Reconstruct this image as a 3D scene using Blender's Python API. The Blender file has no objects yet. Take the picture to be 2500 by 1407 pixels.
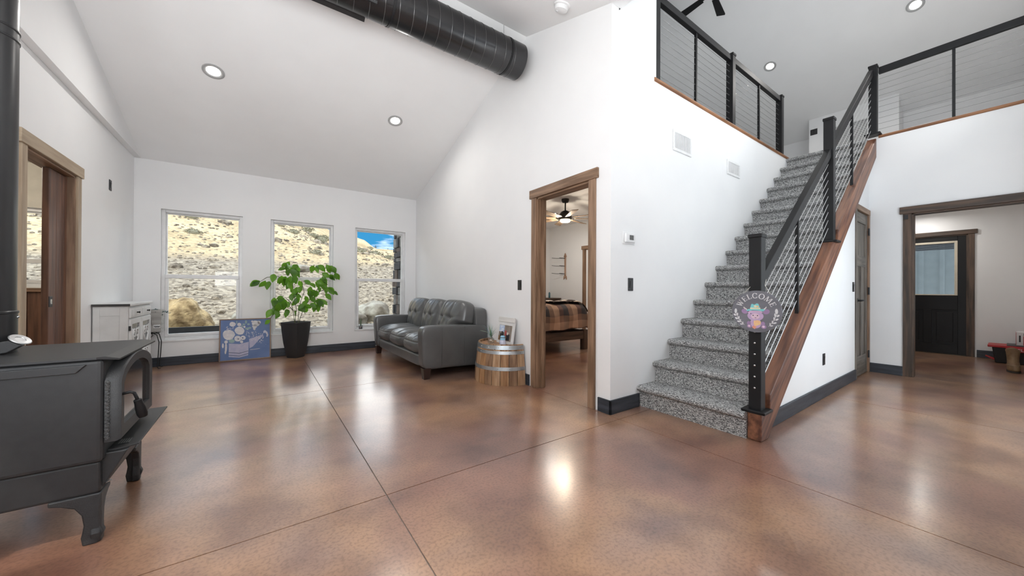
import bpy, bmesh, math, random
from mathutils import Vector, Matrix
R = random.Random(7)
S = bpy.context.scene
COL = S.collection
PI = math.pi

# ---------------------------------------------------------------- camera
F, PSI, PIT, ROL = 865.0, 0.617706, 0.003445, 0.005153
H = 1.1
fw = Vector((math.sin(PSI)*math.cos(PIT), math.cos(PSI)*math.cos(PIT), math.sin(PIT)))
r0 = Vector((math.cos(PSI), -math.sin(PSI), 0)); u0 = r0.cross(fw)
rt = r0*math.cos(ROL)+u0*math.sin(ROL); up = -r0*math.sin(ROL)+u0*math.cos(ROL)
cd = bpy.data.cameras.new('camera'); cd.sensor_width = 36; cd.sensor_fit = 'HORIZONTAL'
cd.lens = F/2500*36; cd.clip_start = 0.02; cd.clip_end = 500
cam = bpy.data.objects.new('camera', cd); COL.objects.link(cam)
cam.matrix_world = Matrix(((rt.x, up.x, -fw.x, 0), (rt.y, up.y, -fw.y, 0), (rt.z, up.z, -fw.z, H), (0, 0, 0, 1)))
S.camera = cam

# ---------------------------------------------------------------- light and exposure
S.view_settings.view_transform = 'Standard'; S.view_settings.look = 'None'
S.view_settings.exposure = 0.30; S.view_settings.gamma = 1.0
S.view_settings.use_curve_mapping = False
S.cycles.use_denoising = True
S.cycles.max_bounces = 8; S.cycles.diffuse_bounces = 4; S.cycles.adaptive_threshold = 0.02; S.cycles.glossy_bounces = 4
S.cycles.transparent_max_bounces = 12; S.cycles.transmission_bounces = 6
S.cycles.sample_clamp_indirect = 6.0
S.cycles.caustics_reflective = False; S.cycles.caustics_refractive = False

CLX = 0.3  # cloud noise offset; bright clouds added out of view whiten the floor reflections
def world():
    w = bpy.data.worlds.new('sky'); S.world = w; w.use_nodes = True
    n, l = w.node_tree.nodes, w.node_tree.links
    bg = n['Background']
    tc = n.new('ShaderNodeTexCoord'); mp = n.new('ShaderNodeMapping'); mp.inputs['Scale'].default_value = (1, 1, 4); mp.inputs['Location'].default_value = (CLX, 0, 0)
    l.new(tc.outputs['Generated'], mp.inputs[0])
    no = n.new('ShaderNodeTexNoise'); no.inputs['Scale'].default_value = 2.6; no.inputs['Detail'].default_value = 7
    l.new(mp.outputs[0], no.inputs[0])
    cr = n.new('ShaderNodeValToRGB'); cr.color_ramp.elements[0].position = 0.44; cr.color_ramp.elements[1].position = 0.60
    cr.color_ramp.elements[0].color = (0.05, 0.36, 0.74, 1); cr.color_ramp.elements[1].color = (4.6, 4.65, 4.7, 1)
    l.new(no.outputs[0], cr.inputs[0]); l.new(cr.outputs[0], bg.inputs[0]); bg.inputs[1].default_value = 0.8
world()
sun_d = bpy.data.lights.new('sun', 'SUN'); sun_d.energy = 1.35; sun_d.angle = 0.01; sun_d.color = (1, 0.95, 0.86)
sun = bpy.data.objects.new('sun', sun_d); COL.objects.link(sun)
sun.rotation_euler = Vector((0.45, 0.55, -1.0)).to_track_quat('-Z', 'Y').to_euler()

def area(name, loc, aim, sx, sy, watts, col=(1, 1, 1), shape='RECTANGLE'):
    d = bpy.data.lights.new(name, 'AREA'); d.shape = shape; d.size = sx; d.size_y = sy; d.energy = watts; d.color = col
    o = bpy.data.objects.new(name, d); COL.objects.link(o); o.location = loc
    o.rotation_euler = Vector(aim).to_track_quat('-Z', 'Z').to_euler()
    return o
# added fill lamps outside the unseen south glazing, tilted up towards the ceilings
area('south_door_fill', (4.7, -0.56, 1.3), (0, 1, .30), 2.8, 2.1, 7, (0.97, 0.98, 1))
area('south_clerestory_fill', (4.7, -0.56, 3.75), (0, 1, 1.0), 2.8, 1.5, 44, (0.97, 0.98, 1))
area('south_window_fill', (-0.5, -0.56, 1.4), (0, 1, 3.0), 1.5, 1.5, 185, (0.97, 0.98, 1))

area('west_window_fill', (-1.60, 1.0, 1.4), (1, .6, 2.5), 1.4, 1.4, 26, (0.97, 0.98, 1))  # added lamp at the made-up west window, fills the sofa wall and ceiling

# ---------------------------------------------------------------- materials
MAT = {}
def P(name, col, rough=0.5, metal=0.0, col2=None, scale=8.0, stretch=(1, 1, 1), detail=4.0, lo=0.35, hi=0.65,
      bump=0.0, bscale=60.0, bstretch=None, coat=0.0, emit=None, rot=None, spec=0.5, alpha=None, trans=0.0, ior=1.5, bdist=0.01):
    if name in MAT: return MAT[name]
    m = bpy.data.materials.new(name); m.use_nodes = True; MAT[name] = m
    n, l = m.node_tree.nodes, m.node_tree.links
    b = n['Principled BSDF']
    b.inputs['Base Color'].default_value = (*col, 1); b.inputs['Roughness'].default_value = rough
    b.inputs['Metallic'].default_value = metal; b.inputs['Coat Weight'].default_value = coat
    b.inputs['Coat Roughness'].default_value = 0.12
    b.inputs['Specular IOR Level'].default_value = spec; b.inputs['IOR'].default_value = ior
    b.inputs['Transmission Weight'].default_value = trans
    tc = n.new('ShaderNodeTexCoord')
    def tex(sc, st, dt):
        mp = n.new('ShaderNodeMapping'); mp.inputs['Scale'].default_value = st
        if rot:
            m0 = n.new('ShaderNodeMapping'); m0.inputs['Rotation'].default_value = rot; l.new(tc.outputs['Object'], m0.inputs[0]); l.new(m0.outputs[0], mp.inputs[0])
        else: l.new(tc.outputs['Object'], mp.inputs[0])
        t = n.new('ShaderNodeTexNoise'); t.inputs['Scale'].default_value = sc; t.inputs['Detail'].default_value = dt
        l.new(mp.outputs[0], t.inputs[0]); return t
    if col2 is None: col2 = tuple(min(1, c*0.9) for c in col)
    t = tex(scale, stretch, detail)
    cr = n.new('ShaderNodeValToRGB'); cr.color_ramp.elements[0].position = lo; cr.color_ramp.elements[1].position = hi
    cr.color_ramp.elements[0].color = (*col, 1); cr.color_ramp.elements[1].color = (*col2, 1)
    l.new(t.outputs[0], cr.inputs[0]); l.new(cr.outputs[0], b.inputs['Base Color'])
    if bump:
        t2 = tex(bscale, bstretch or (1, 1, 1), 3)
        bp = n.new('ShaderNodeBump'); bp.inputs['Strength'].default_value = bump; bp.inputs['Distance'].default_value = bdist
        l.new(t2.outputs[0], bp.inputs['Height']); l.new(bp.outputs[0], b.inputs['Normal'])
    if emit:
        b.inputs['Emission Color'].default_value = (*emit[0], 1); b.inputs['Emission Strength'].default_value = emit[1]
    return m
def wood(name, c1, c2, ax, rough=0.5, scale=3.0, bump=0.25, rot=None):
    st = {'x': (0.7, 9, 9), 'y': (9, 0.7, 9), 'z': (9, 9, 0.7)}[ax]
    return P(name+'_'+ax, c1, rough, col2=c2, scale=scale, stretch=st, detail=8, lo=0.38, hi=0.62, bump=bump, bscale=scale*3, bstretch=st, bdist=0.004, rot=rot)

WALL = P('wall_paint', (0.86, 0.86, 0.86), 0.6, col2=(0.845, 0.845, 0.848), scale=3, bump=0.06, bscale=180, spec=0.3, bdist=0.004)
CEIL = P('ceiling_paint', (0.90, 0.90, 0.90), 0.8, col2=(0.885, 0.885, 0.885), scale=3, bump=0.05, bscale=160, spec=0.2, bdist=0.004)
CREAM = P('cream_paint', (0.70, 0.665, 0.59), 0.7, bump=0.05, bscale=160)
WHITE = P('white_vinyl', (0.82, 0.82, 0.82), 0.35)
WHITEP = P('white_plastic', (0.85, 0.85, 0.85), 0.4)
BLACK = P('black_plastic', (0.018, 0.018, 0.019), 0.45)
BLKMET = P('black_powder_coat', (0.010, 0.010, 0.011), 0.45, spec=0.3)
STEEL = P('stainless_cable', (0.62, 0.62, 0.62), 0.25, 1.0)
BASEB = P('slate_stained_board', (0.018, 0.022, 0.030), 0.5, col2=(0.045, 0.052, 0.065), scale=4, stretch=(0.8, 0.8, 8), bump=0.1)
TRIM = {a: wood('walnut_trim', (0.155, 0.088, 0.050), (0.30, 0.185, 0.115), a) for a in 'xyz'}
TRIM_SHADED = {a: wood('shaded_trim', (0.040, 0.026, 0.018), (0.115, 0.070, 0.045), a) for a in 'xyz'}  # darker copy of the trim wood, mostly shade put into the colour
TRIM_LIT = {a: wood('lit_trim', (0.30, 0.22, 0.145), (0.42, 0.33, 0.23), a) for a in 'xyz'}  # paler copy of the trim wood, mostly light put into the colour
RUST = {a: wood('brown_plank', (0.075, 0.035, 0.022), (0.16, 0.075, 0.045), a) for a in 'xyz'}
BEAM = wood('timber_beam', (0.085, 0.030, 0.018), (0.25, 0.105, 0.055), 'x', 0.45, 2.6, 0.5, (0, math.radians(38.3), 0))
GREYW = {a: wood('weathered_door', (0.085, 0.072, 0.060), (0.20, 0.170, 0.140), a) for a in 'xyz'}
CAPW = {a: wood('loft_cap_oak', (0.17, 0.070, 0.030), (0.34, 0.155, 0.070), a) for a in 'xy'}

def glass_mat(name, tint=(1, 1, 1), refl=0.06, rough=0.02):
    m = bpy.data.materials.new(name); m.use_nodes = True
    n, l = m.node_tree.nodes, m.node_tree.links
    n.remove(n['Principled BSDF'])
    tr = n.new('ShaderNodeBsdfTransparent'); tr.inputs[0].default_value = (*tint, 1)
    gl = n.new('ShaderNodeBsdfGlossy'); gl.inputs['Roughness'].default_value = rough
    mx = n.new('ShaderNodeMixShader'); mx.inputs[0].default_value = refl
    l.new(tr.outputs[0], mx.inputs[1]); l.new(gl.outputs[0], mx.inputs[2]); l.new(mx.outputs[0], n['Material Output'].inputs[0])
    return m
GLASS = glass_mat('window_glass', (0.99, 1, 0.99), 0.006)
JAR = glass_mat('jar_glass', (0.86, 0.90, 0.90), 0.14, 0.03)

def floor_mat():
    m = bpy.data.materials.new('stained_concrete'); m.use_nodes = True
    n, l = m.node_tree.nodes, m.node_tree.links; b = n['Principled BSDF']
    tc = n.new('ShaderNodeTexCoord')
    def noise(s, d, st=(1, 1, 1), dis=0.0):
        mp = n.new('ShaderNodeMapping'); mp.inputs['Scale'].default_value = st; l.new(tc.outputs['Object'], mp.inputs[0])
        t = n.new('ShaderNodeTexNoise'); t.inputs['Scale'].default_value = s; t.inputs['Detail'].default_value = d; t.inputs['Distortion'].default_value = dis
        l.new(mp.outputs[0], t.inputs[0]); return t.outputs[0]
    def ramp(src, els):
        cr = n.new('ShaderNodeValToRGB'); e = cr.color_ramp.elements
        e[0].position, e[0].color = els[0][0], (*els[0][1], 1); e[1].position, e[1].color = els[-1][0], (*els[-1][1], 1)
        for p, c in els[1:-1]:
            k = e.new(p); k.color = (*c, 1)
        l.new(src, cr.inputs[0]); return cr.outputs[0]
    def mix(f, a, c, mode='MIX'):
        x = n.new('ShaderNodeMix'); x.data_type = 'RGBA'; x.blend_type = mode
        if isinstance(f, float): x.inputs[0].default_value = f
        else: l.new(f, x.inputs[0])
        l.new(a, x.inputs[6]); l.new(c, x.inputs[7]); return x.outputs[2]
    big = ramp(noise(0.75, 4, dis=0.3), [(0.32, (0.170, 0.078, 0.056)), (0.44, (0.260, 0.126, 0.084)), (0.54, (0.360, 0.200, 0.116)), (0.66, (0.300, 0.190, 0.150))])
    mid = ramp(noise(2.6, 9, dis=0.15), [(0.34, (0.66, 0.61, 0.62)), (0.5, (1, 1, 1)), (0.66, (1.20, 1.20, 1.20))])
    spk = ramp(noise(70, 5), [(0.36, (0.62, 0.60, 0.60)), (0.54, (1.06, 1.06, 1.06))])
    c = mix(1.0, big, mid, 'MULTIPLY'); c = mix(0.6, c, spk, 'MULTIPLY')
    l.new(c, b.inputs['Base Color'])
    b.inputs['Roughness'].default_value = 0.28
    b.inputs['IOR'].default_value = 1.6
    b.inputs['Coat Weight'].default_value = 0.6; b.inputs['Coat Roughness'].default_value = 0.19; b.inputs['Coat IOR'].default_value = 1.6
    return m
FLOORM = floor_mat()

def carpet_mat():
    m = bpy.data.materials.new('grey_loop_carpet'); m.use_nodes = True
    n, l = m.node_tree.nodes, m.node_tree.links; b = n['Principled BSDF']
    tc = n.new('ShaderNodeTexCoord'); mp = n.new('ShaderNodeMapping'); mp.inputs['Scale'].default_value = (1.0, 0.55, 1.25)
    l.new(tc.outputs['Object'], mp.inputs[0])
    v = n.new('ShaderNodeTexVoronoi'); v.inputs['Scale'].default_value = 220; l.new(mp.outputs[0], v.inputs[0])
    t = n.new('ShaderNodeTexNoise'); t.inputs['Scale'].default_value = 60; t.inputs['Detail'].default_value = 3; l.new(mp.outputs[0], t.inputs[0])
    cr = n.new('ShaderNodeValToRGB'); e = cr.color_ramp.elements
    e[0].position, e[0].color = 0.15, (0.085, 0.085, 0.086, 1); e[1].position, e[1].color = 0.85, (0.57, 0.57, 0.56, 1)
    k = e.new(0.5); k.color = (0.30, 0.30, 0.298, 1)
    sx = n.new('ShaderNodeSeparateColor'); l.new(v.outputs['Color'], sx.inputs[0])
    l.new(sx.outputs[0], cr.inputs[0]); l.new(cr.outputs[0], b.inputs['Base Color'])
    b.inputs['Roughness'].default_value = 0.95; b.inputs['Specular IOR Level'].default_value = 0.1
    ad = n.new('ShaderNodeMath'); ad.operation = 'SUBTRACT'; l.new(t.outputs[0], ad.inputs[0]); l.new(v.outputs['Distance'], ad.inputs[1])
    bp = n.new('ShaderNodeBump'); bp.inputs['Strength'].default_value = 0.6; bp.inputs['Distance'].default_value = 0.004
    l.new(ad.outputs[0], bp.inputs['Height']); l.new(bp.outputs[0], b.inputs['Normal'])
    return m
CARPET = carpet_mat()

# ---------------------------------------------------------------- mesh helpers
class MB:
    def __init__(s): s.v = []; s.f = []
    def add(s, vs, fs):
        k = len(s.v); s.v += [tuple(v) for v in vs]; s.f += [tuple(i+k for i in f) for f in fs]; return s
    def box(s, x0, x1, y0, y1, z0, z1):
        x0, x1 = min(x0, x1), max(x0, x1); y0, y1 = min(y0, y1), max(y0, y1); z0, z1 = min(z0, z1), max(z0, z1)
        return s.add([(x0, y0, z0), (x1, y0, z0), (x1, y1, z0), (x0, y1, z0), (x0, y0, z1), (x1, y0, z1), (x1, y1, z1), (x0, y1, z1)],
                     [(0, 3, 2, 1), (4, 5, 6, 7), (0, 1, 5, 4), (1, 2, 6, 5), (2, 3, 7, 6), (3, 0, 4, 7)])
    def prism(s, poly, ax, a, b):
        # poly: list of 2D points; ax = extrusion axis
        def mk(p, t): return {'x': (t, p[0], p[1]), 'y': (p[0], t, p[1]), 'z': (p[0], p[1], t)}[ax]
        n = len(poly); vs = [mk(p, a) for p in poly]+[mk(p, b) for p in poly]
        return s.add(vs, [tuple(range(n))[::-1], tuple(range(n, 2*n))]+[(i, (i+1) % n, n+(i+1) % n, n+i) for i in range(n)])
    def tube(s, pts, r, seg=8, cap=True):
        pts = [Vector(p) for p in pts]; n = len(pts); vs = []; fs = []
        rs = r if isinstance(r, (list, tuple)) else [r]*n
        prev = None
        for i, p in enumerate(pts):
            t = (pts[min(i+1, n-1)]-pts[max(i-1, 0)]).normalized()
            if prev is None:
                a = Vector((0, 0, 1)) if abs(t.z) < 0.9 else Vector((1, 0, 0))
                u = t.cross(a).normalized()
            else:
                u = (prev - t*prev.dot(t)).normalized()
            prev = u; w = t.cross(u)
            for k in range(seg):
                an = 2*PI*k/seg; vs.append(p+(u*math.cos(an)+w*math.sin(an))*rs[i])
        for i in range(n-1):
            for k in range(seg):
                a, b = i*seg+k, i*seg+(k+1) % seg; fs.append((a, b, b+seg, a+seg))
        if cap: fs += [tuple(range(seg))[::-1], tuple(range((n-1)*seg, n*seg))]
        return s.add(vs, fs)
    def lathe(s, prof, seg=24, c=(0, 0, 0), ax='z', cap=True):
        vs = []; fs = []; n = len(prof)
        for (r, h) in prof:
            for k in range(seg):
                a = 2*PI*k/seg; x, y = r*math.cos(a), r*math.sin(a)
                q = {'z': (x, y, h), 'x': (h, x, y), 'y': (y, h, x)}[ax]
                vs.append((q[0]+c[0], q[1]+c[1], q[2]+c[2]))
        for i in range(n-1):
            for k in range(seg):
                a, b = i*seg+k, i*seg+(k+1) % seg; fs.append((a, b, b+seg, a+seg))
        if cap: fs += [tuple(range(seg))[::-1], tuple(range((n-1)*seg, n*seg))]
        return s.add(vs, fs)
    def ball(s, c, r, sc=(1, 1, 1), seg=10, rings=6):
        prof = [(max(1e-4, math.sin(PI*i/rings)), -math.cos(PI*i/rings)) for i in range(rings+1)]
        k = len(s.v); s.lathe(prof, seg, cap=False)
        s.v[k:] = [(c[0]+v[0]*r*sc[0], c[1]+v[1]*r*sc[1], c[2]+v[2]*r*sc[2]) for v in s.v[k:]]
        return s
    def map(s, fn): s.v = [tuple(fn(Vector(v))) for v in s.v]; return s
    def xf(s, M): return s.map(lambda v: M @ v)
    def mesh(s, name):
        me = bpy.data.meshes.new(name); me.from_pydata(s.v, [], s.f); me.update()
        bm = bmesh.new(); bm.from_mesh(me); bmesh.ops.recalc_face_normals(bm, faces=bm.faces); bm.to_mesh(me); bm.free()
        return me
    def build(s, name, mat, parent=None, smooth=False, bevel=0.0, seg=2, w=False, angle=None):
        if w and parent is not None:
            off = Vector((0, 0, 0)); q = parent
            while q: off += q.location; q = q.parent
            s.map(lambda v: v-off)
        me = s.mesh(name); me.materials.append(mat)
        if smooth: me.polygons.foreach_set('use_smooth', [True]*len(me.polygons))
        o = bpy.data.objects.new(name, me); COL.objects.link(o); o.parent = parent
        if smooth and angle is not None: me.set_sharp_from_angle(angle=math.radians(angle))
        if bevel:
            md = o.modifiers.new('bevel', 'BEVEL'); md.width = bevel; md.segments = seg; md.limit_method = 'ANGLE'; md.angle_limit = math.radians(40)
        return o
def tag(o, label=None, cat=None, group=None, kind=None):
    if label: o['label'] = label
    if cat: o['category'] = cat
    if group: o['group'] = group
    if kind: o['kind'] = kind
    return o
def thing(name, label, cat, loc=(0, 0, 0), rotz=0.0, group=None, kind=None):
    o = bpy.data.objects.new(name, None); COL.objects.link(o); o.location = loc; o.rotation_euler = (0, 0, rotz)
    o.empty_display_size = 0.1
    return tag(o, label, cat, group, kind)
def bx(*a): return MB().box(*a)
def dup(o, parent=None):
    c = o.copy(); COL.objects.link(c); c.parent = parent
    for ch in list(o.children): dup(ch, c)
    return c
def wallstrips(mb, ax, a, b, u0, u1, z0, top, holes, extra=()):
    # a wall as vertical strips: ax = thickness axis from a to b; runs u0..u1; top(u) height; holes (u0,u1,z0,z1)
    br = sorted(set([u0, u1]+[h for q in holes for h in q[:2] if u0 < h < u1]+[e for e in extra if u0 < e < u1]))
    for p, q in zip(br, br[1:]):
        m = (p+q)/2; hs = sorted([h for h in holes if h[0] < m < h[1]], key=lambda h: h[2]); z = z0
        for h in hs:
            if h[2] > z+1e-6: mb.prism([(p, z), (q, z), (q, h[2]), (p, h[2])], ax, a, b)
            z = h[3]
        mb.prism([(p, z), (q, z), (q, top(q-1e-6)), (p, top(p+1e-6))], ax, a, b)
    return mb
def superbox(sx, sy, sz, n=12, k=6.0):
    # rounded box as a subdivided cube pushed onto a superellipsoid; half sizes sx, sy, sz
    vs = {}; mb = MB(); fs = []
    def vid(p):
        key = tuple(round(c, 5) for c in p)
        if key not in vs:
            nn = (abs(p[0])**k+abs(p[1])**k+abs(p[2])**k)**(1/k)
            vs[key] = len(mb.v); mb.v.append((p[0]/nn*sx, p[1]/nn*sy, p[2]/nn*sz))
        return vs[key]
    for ax in range(3):
        for sg in (-1, 1):
            for i in range(n):
                for j in range(n):
                    q = []
                    for di, dj in ((0, 0), (1, 0), (1, 1), (0, 1)):
                        a, b = -1+2*(i+di)/n, -1+2*(j+dj)/n
                        p = [0, 0, 0]; p[ax] = sg; p[(ax+1) % 3] = a; p[(ax+2) % 3] = b; q.append(vid(p))
                    fs.append(tuple(q))
    mb.f = fs; return mb
def text_mesh(body, size, name, mat, parent, M, extrude=0.0008):
    cu = bpy.data.curves.new(name, 'FONT'); cu.body = body; cu.size = size; cu.align_x = 'CENTER'; cu.align_y = 'CENTER'; cu.extrude = extrude
    o = bpy.data.objects.new(name, cu); COL.objects.link(o)
    dg = bpy.context.evaluated_depsgraph_get(); me = bpy.data.meshes.new_from_object(o.evaluated_get(dg))
    bpy.data.objects.remove(o); bpy.data.curves.remove(cu)
    me.transform(M); me.materials.clear(); me.materials.append(mat)
    q = bpy.data.objects.new(name, me); COL.objects.link(q); q.parent = parent
    return q
# ================================================================ the setting
XL, XR, YB, YS, YT, XO, YSO, XE = -1.40, 2.52, 6.86, 2.045, 1.125, 6.81, -0.35, 9.80
RIDGE_Y = 3.28
def zN(y): return 2.86+(YB-y)/3
def zS(y): return zN(RIDGE_Y)-(RIDGE_Y-y)/3
def zWing(y): return zN(y) if y > RIDGE_Y else zS(y)
WS, ES = 0.95, 0.55
def zW(x): return 3.63+WS*(x-2.63)
def zE(x): return 4.43+ES*(XE-x)
RX = (4.43+ES*XE-3.63+WS*2.63)/(WS+ES)
def zBig(x): return zW(x) if x < RX else zE(x)
LOFT = 3.17

# floor: slabs between saw-cut joints
fl = thing('floor', 'polished brown stained concrete floor with saw-cut joints', 'floor', kind='structure')
tag(bx(-3.7, 10.0, -0.6, 7.05, -0.12, -0.006).build('joint_bed', P('joint_filler', (0.045, 0.03, 0.022), 0.8, col2=(0.45, 0.40, 0.35), scale=.6), fl))
gx = [-3.7, -1.46, 0.555, 2.49, 4.85, 6.87, 10.0]; gy = [-0.6, 1.926, 4.30, 7.05]; g = 0.003
for i in range(len(gx)-1):
    for j in range(len(gy)-1):
        bx(gx[i]+g, gx[i+1]-g, gy[j]+g, gy[j+1]-g, -0.006, 0.0).build('slab', FLOORM, fl)

st = lambda mb, name, mat, label, cat: tag(mb.build(name, mat), label, cat, kind='structure')
WIN = [(-1.136, -0.227), (0.130, 1.041), (1.393, 2.311)]
WZ0, WZ1 = 0.356, 2.201
holesB = [(a, b, WZ0, WZ1) for a, b in WIN]+[(-2.95, -2.03, 1.10, 2.06), (3.0, 4.4, 0.9, 2.2)]  # the last hole, unseen, is added to let daylight into the bedroom
m = wallstrips(MB(), 'y', YB, YB+0.15, -3.7, 10.0, 0, lambda x: 2.99 if x < 2.6 else zBig(x)+0.02, holesB, (2.6, RX))
st(m, 'wall_back', WALL, 'grey-white end wall holding the three tall windows', 'wall')
m = wallstrips(MB(), 'x', XL-0.12, XL, YSO-0.1, YB, 0, lambda y: zWing(y)+0.05, [(4.11, 5.03, 0, 2.13), (0.3, 1.7, 0.7, 2.1)], (RIDGE_Y,))
st(m, 'wall_left', WALL, 'white side wall with the pocket door, left of the stove pipe', 'wall')
m = wallstrips(MB(), 'x', XL+0.001, XL+0.066, YSO, YB-0.002, 2.86, lambda y: zWing(y)+0.03, [], (RIDGE_Y,))
st(m, 'trim_1', WALL, 'proud plastered gable band above the left wall', 'wall ledge')
m = wallstrips(MB(), 'x', XR, XR+0.12, YS, YB, 0, lambda y: zWing(y)+0.05, [(2.27, 3.09, 0, 2.13)], (RIDGE_Y,))
st(m, 'wall_right', WALL, 'tall white gable wall behind the leather sofa with the bedroom doorway', 'wall')
m = wallstrips(MB(), 'y', YS, YS+0.12, XR+0.12, 3.20, 0, lambda x: zW(x)+0.05, [])
wallstrips(m, 'y', YS, YS+0.12, 3.20, XO+0.12, 0, lambda x: LOFT, [])
st(m, 'wall_stair', WALL, 'bright white wall beside the carpeted stairs with thermostat and vents', 'wall')
def zlow(x): return 0.075+0.793*(x-3.17)
m = wallstrips(MB(), 'y', YT, YT+0.07, 3.12, 6.04, 0, lambda x: min(LOFT-0.17, max(0.02, zlow(x)+0.09)), [])
wallstrips(m, 'y', YT, YT+0.07, 6.04, XO, 2.16, lambda x: min(LOFT-0.02, zlow(x)+0.09), [], (6.72,))
st(m, 'wall_understair', WALL, 'white triangular wall under the stair timber', 'wall')
m = wallstrips(MB(), 'x', XO, XO+0.12, YSO-0.1, YB, 0, lambda y: LOFT, [(YSO+0.05, 0.745, 0, 2.11)])
st(m, 'wall_opening', WALL, 'white wall below the loft rail with the wide cased opening', 'wall')
m = wallstrips(MB(), 'x', XE, XE+0.15, YSO-0.1, YB, 0, lambda y: 4.50, [(0.40, 1.34, 0, 2.09)])
st(m, 'wall_right_outer', WALL, 'grey outer wall around the black entry door', 'wall')
m = bx(9.36, XE, 1.165, 2.45, LOFT, zE(9.36)+0.03)
st(m, 'wall_loft_bump', WALL, 'white boxed-out wall in the loft with the return grille', 'wall')
wallS = wallstrips(MB(), 'y', YSO-0.12, YSO, XL-0.12, 10.0, 0, lambda x: (zS(YSO)+0.06) if x < 1.8 else zBig(x)+0.06,
                   [(-1.25, 0.25, 0.65, 2.15), (3.3, 6.1, 0.05, 2.3), (3.3, 6.1, 3.0, 4.5)], (1.8, RX))
st(wallS, 'wall_front', WALL, 'white wall behind the viewpoint with added glazing', 'wall')
for (a, b, z0, z1) in [(-1.25, 0.25, 0.65, 2.15), (3.3, 6.1, 0.05, 2.3), (3.3, 6.1, 3.0, 4.5)]:  # unseen glazing, added to bring daylight in from behind
    w = thing('window_5', 'unseen white framed glazing added for daylight in the wall behind the viewpoint', 'window', (a, YSO-0.06, z0), kind='structure', group='added glazing behind the viewpoint')
    mb = MB()
    for (p, q, r_, s_) in [(a, a+.06, z0, z1), (b-.06, b, z0, z1), (a, b, z0, z0+.06), (a, b, z1-.06, z1), ((a+b)/2-.04, (a+b)/2+.04, z0, z1)]:
        mb.box(p, q, YSO-0.1, YSO-0.03, r_, s_)
    mb.build('window_frame', WHITE, w, w=True)
    bx(a+.05, b-.05, YSO-0.07, YSO-0.064, z0+.05, z1-.05).build('pane', GLASS, w, w=True)
w = thing('window_5', 'unseen white framed window added for daylight in the left wall', 'window', (XL-.06, .3, .7), kind='structure', group='added glazing behind the viewpoint')  # made-up window, put in to light the sofa wall
for q in [(.3, .36, .7, 2.1), (1.64, 1.7, .7, 2.1), (.36, 1.64, .7, .76), (.36, 1.64, 2.04, 2.1)]: bx(XL-.10, XL-.03, *q).build('frame', WHITE, w, w=True)
bx(XL-.07, XL-.064, .35, 1.65, .75, 2.05).build('pane', GLASS, w, w=True)
# unseen slab added outside the glazing to keep the sun out of the room
st(bx(-3.0, 10.3, -3.6, YSO-0.12, 4.75, 4.9), 'sun_shade', WALL, 'unseen sun-blocking slab added outside the wall behind the viewpoint', 'sun shade')

# ceilings
def slab(pts, th=0.12):
    mb = MB(); n = len(pts); vs = [tuple(p) for p in pts]+[(p[0], p[1], p[2]+th) for p in pts]
    return mb.add(vs, [tuple(range(n)), tuple(range(n, 2*n))[::-1]]+[(i, (i+1) % n, n+(i+1) % n, n+i) for i in range(n)])
st(slab([(XL-.12, RIDGE_Y, zN(RIDGE_Y)), (XR+.06, RIDGE_Y, zN(RIDGE_Y)), (XR+.06, YB+.1, zN(YB+.1)), (XL-.12, YB+.1, zN(YB+.1))]), 'ceiling_back', CEIL, 'sloping white ceiling above the three windows', 'ceiling')
def vx(y): return 2.63+(zS(y)-3.63)/WS
st(slab([(XL-.12, YSO-.1, zS(YSO-.1)), (vx(YSO-.1), YSO-.1, zS(YSO-.1)), (vx(YS), YS, zS(YS)), (XR+.06, YS+.001, zS(YS)), (XR+.06, RIDGE_Y, zS(RIDGE_Y)), (XL-.12, RIDGE_Y, zS(RIDGE_Y))]), 'ceiling_front', CEIL, 'sloping white ceiling with the smoke detector past the ridge', 'ceiling')
st(slab([(vx(YSO-.1), YSO-.1, zW(vx(YSO-.1))), (RX, YSO-.1, zW(RX)), (RX, YB+.1, zW(RX)), (XR+.10, YB+.1, zW(XR+.10)), (XR+.10, YS, zW(XR+.10)), (vx(YS), YS, zW(vx(YS)))]), 'ceiling_stair', CEIL, 'steep white ceiling over the stair side of the loft', 'ceiling')
st(slab([(RX, YSO-.1, zE(RX)), (XE+.1, YSO-.1, zE(XE+.1)), (XE+.1, YB+.1, zE(XE+.1)), (RX, YB+.1, zE(RX))]), 'ceiling_loft', CEIL, 'sloping white loft ceiling with two recessed lights', 'ceiling')
st(bx(XR+.12, XO, YS+.12, YB, LOFT-.16, LOFT-.002).box(XO+.12, XE, YSO, YB, LOFT-.16, LOFT-.002), 'floor_loft', CARPET, 'carpeted loft floor at the top of the stairs', 'loft floor')
# bedroom shell
st(bx(6.05, 6.15, YS+.12, YB, 0, 2.66), 'wall_bedroom_far', WALL, 'white bedroom wall carrying the wooden arrow', 'wall')
st(bx(XR+.12, 6.15, YS+.12, YB, 2.66, 2.76), 'ceiling_bedroom', CEIL, 'white bedroom ceiling with fan and recessed light', 'ceiling')
# entry shell
st(bx(XO+.12, XE, YSO, 2.9, 2.50, 2.60), 'ceiling_entry', CEIL, 'white ceiling of the entry behind the wide opening', 'ceiling')
st(bx(XO+.12, XE, 2.80, 2.90, 0, 2.5), 'wall_entry_back', WALL, 'white wall at the back of the entry', 'wall')
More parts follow.
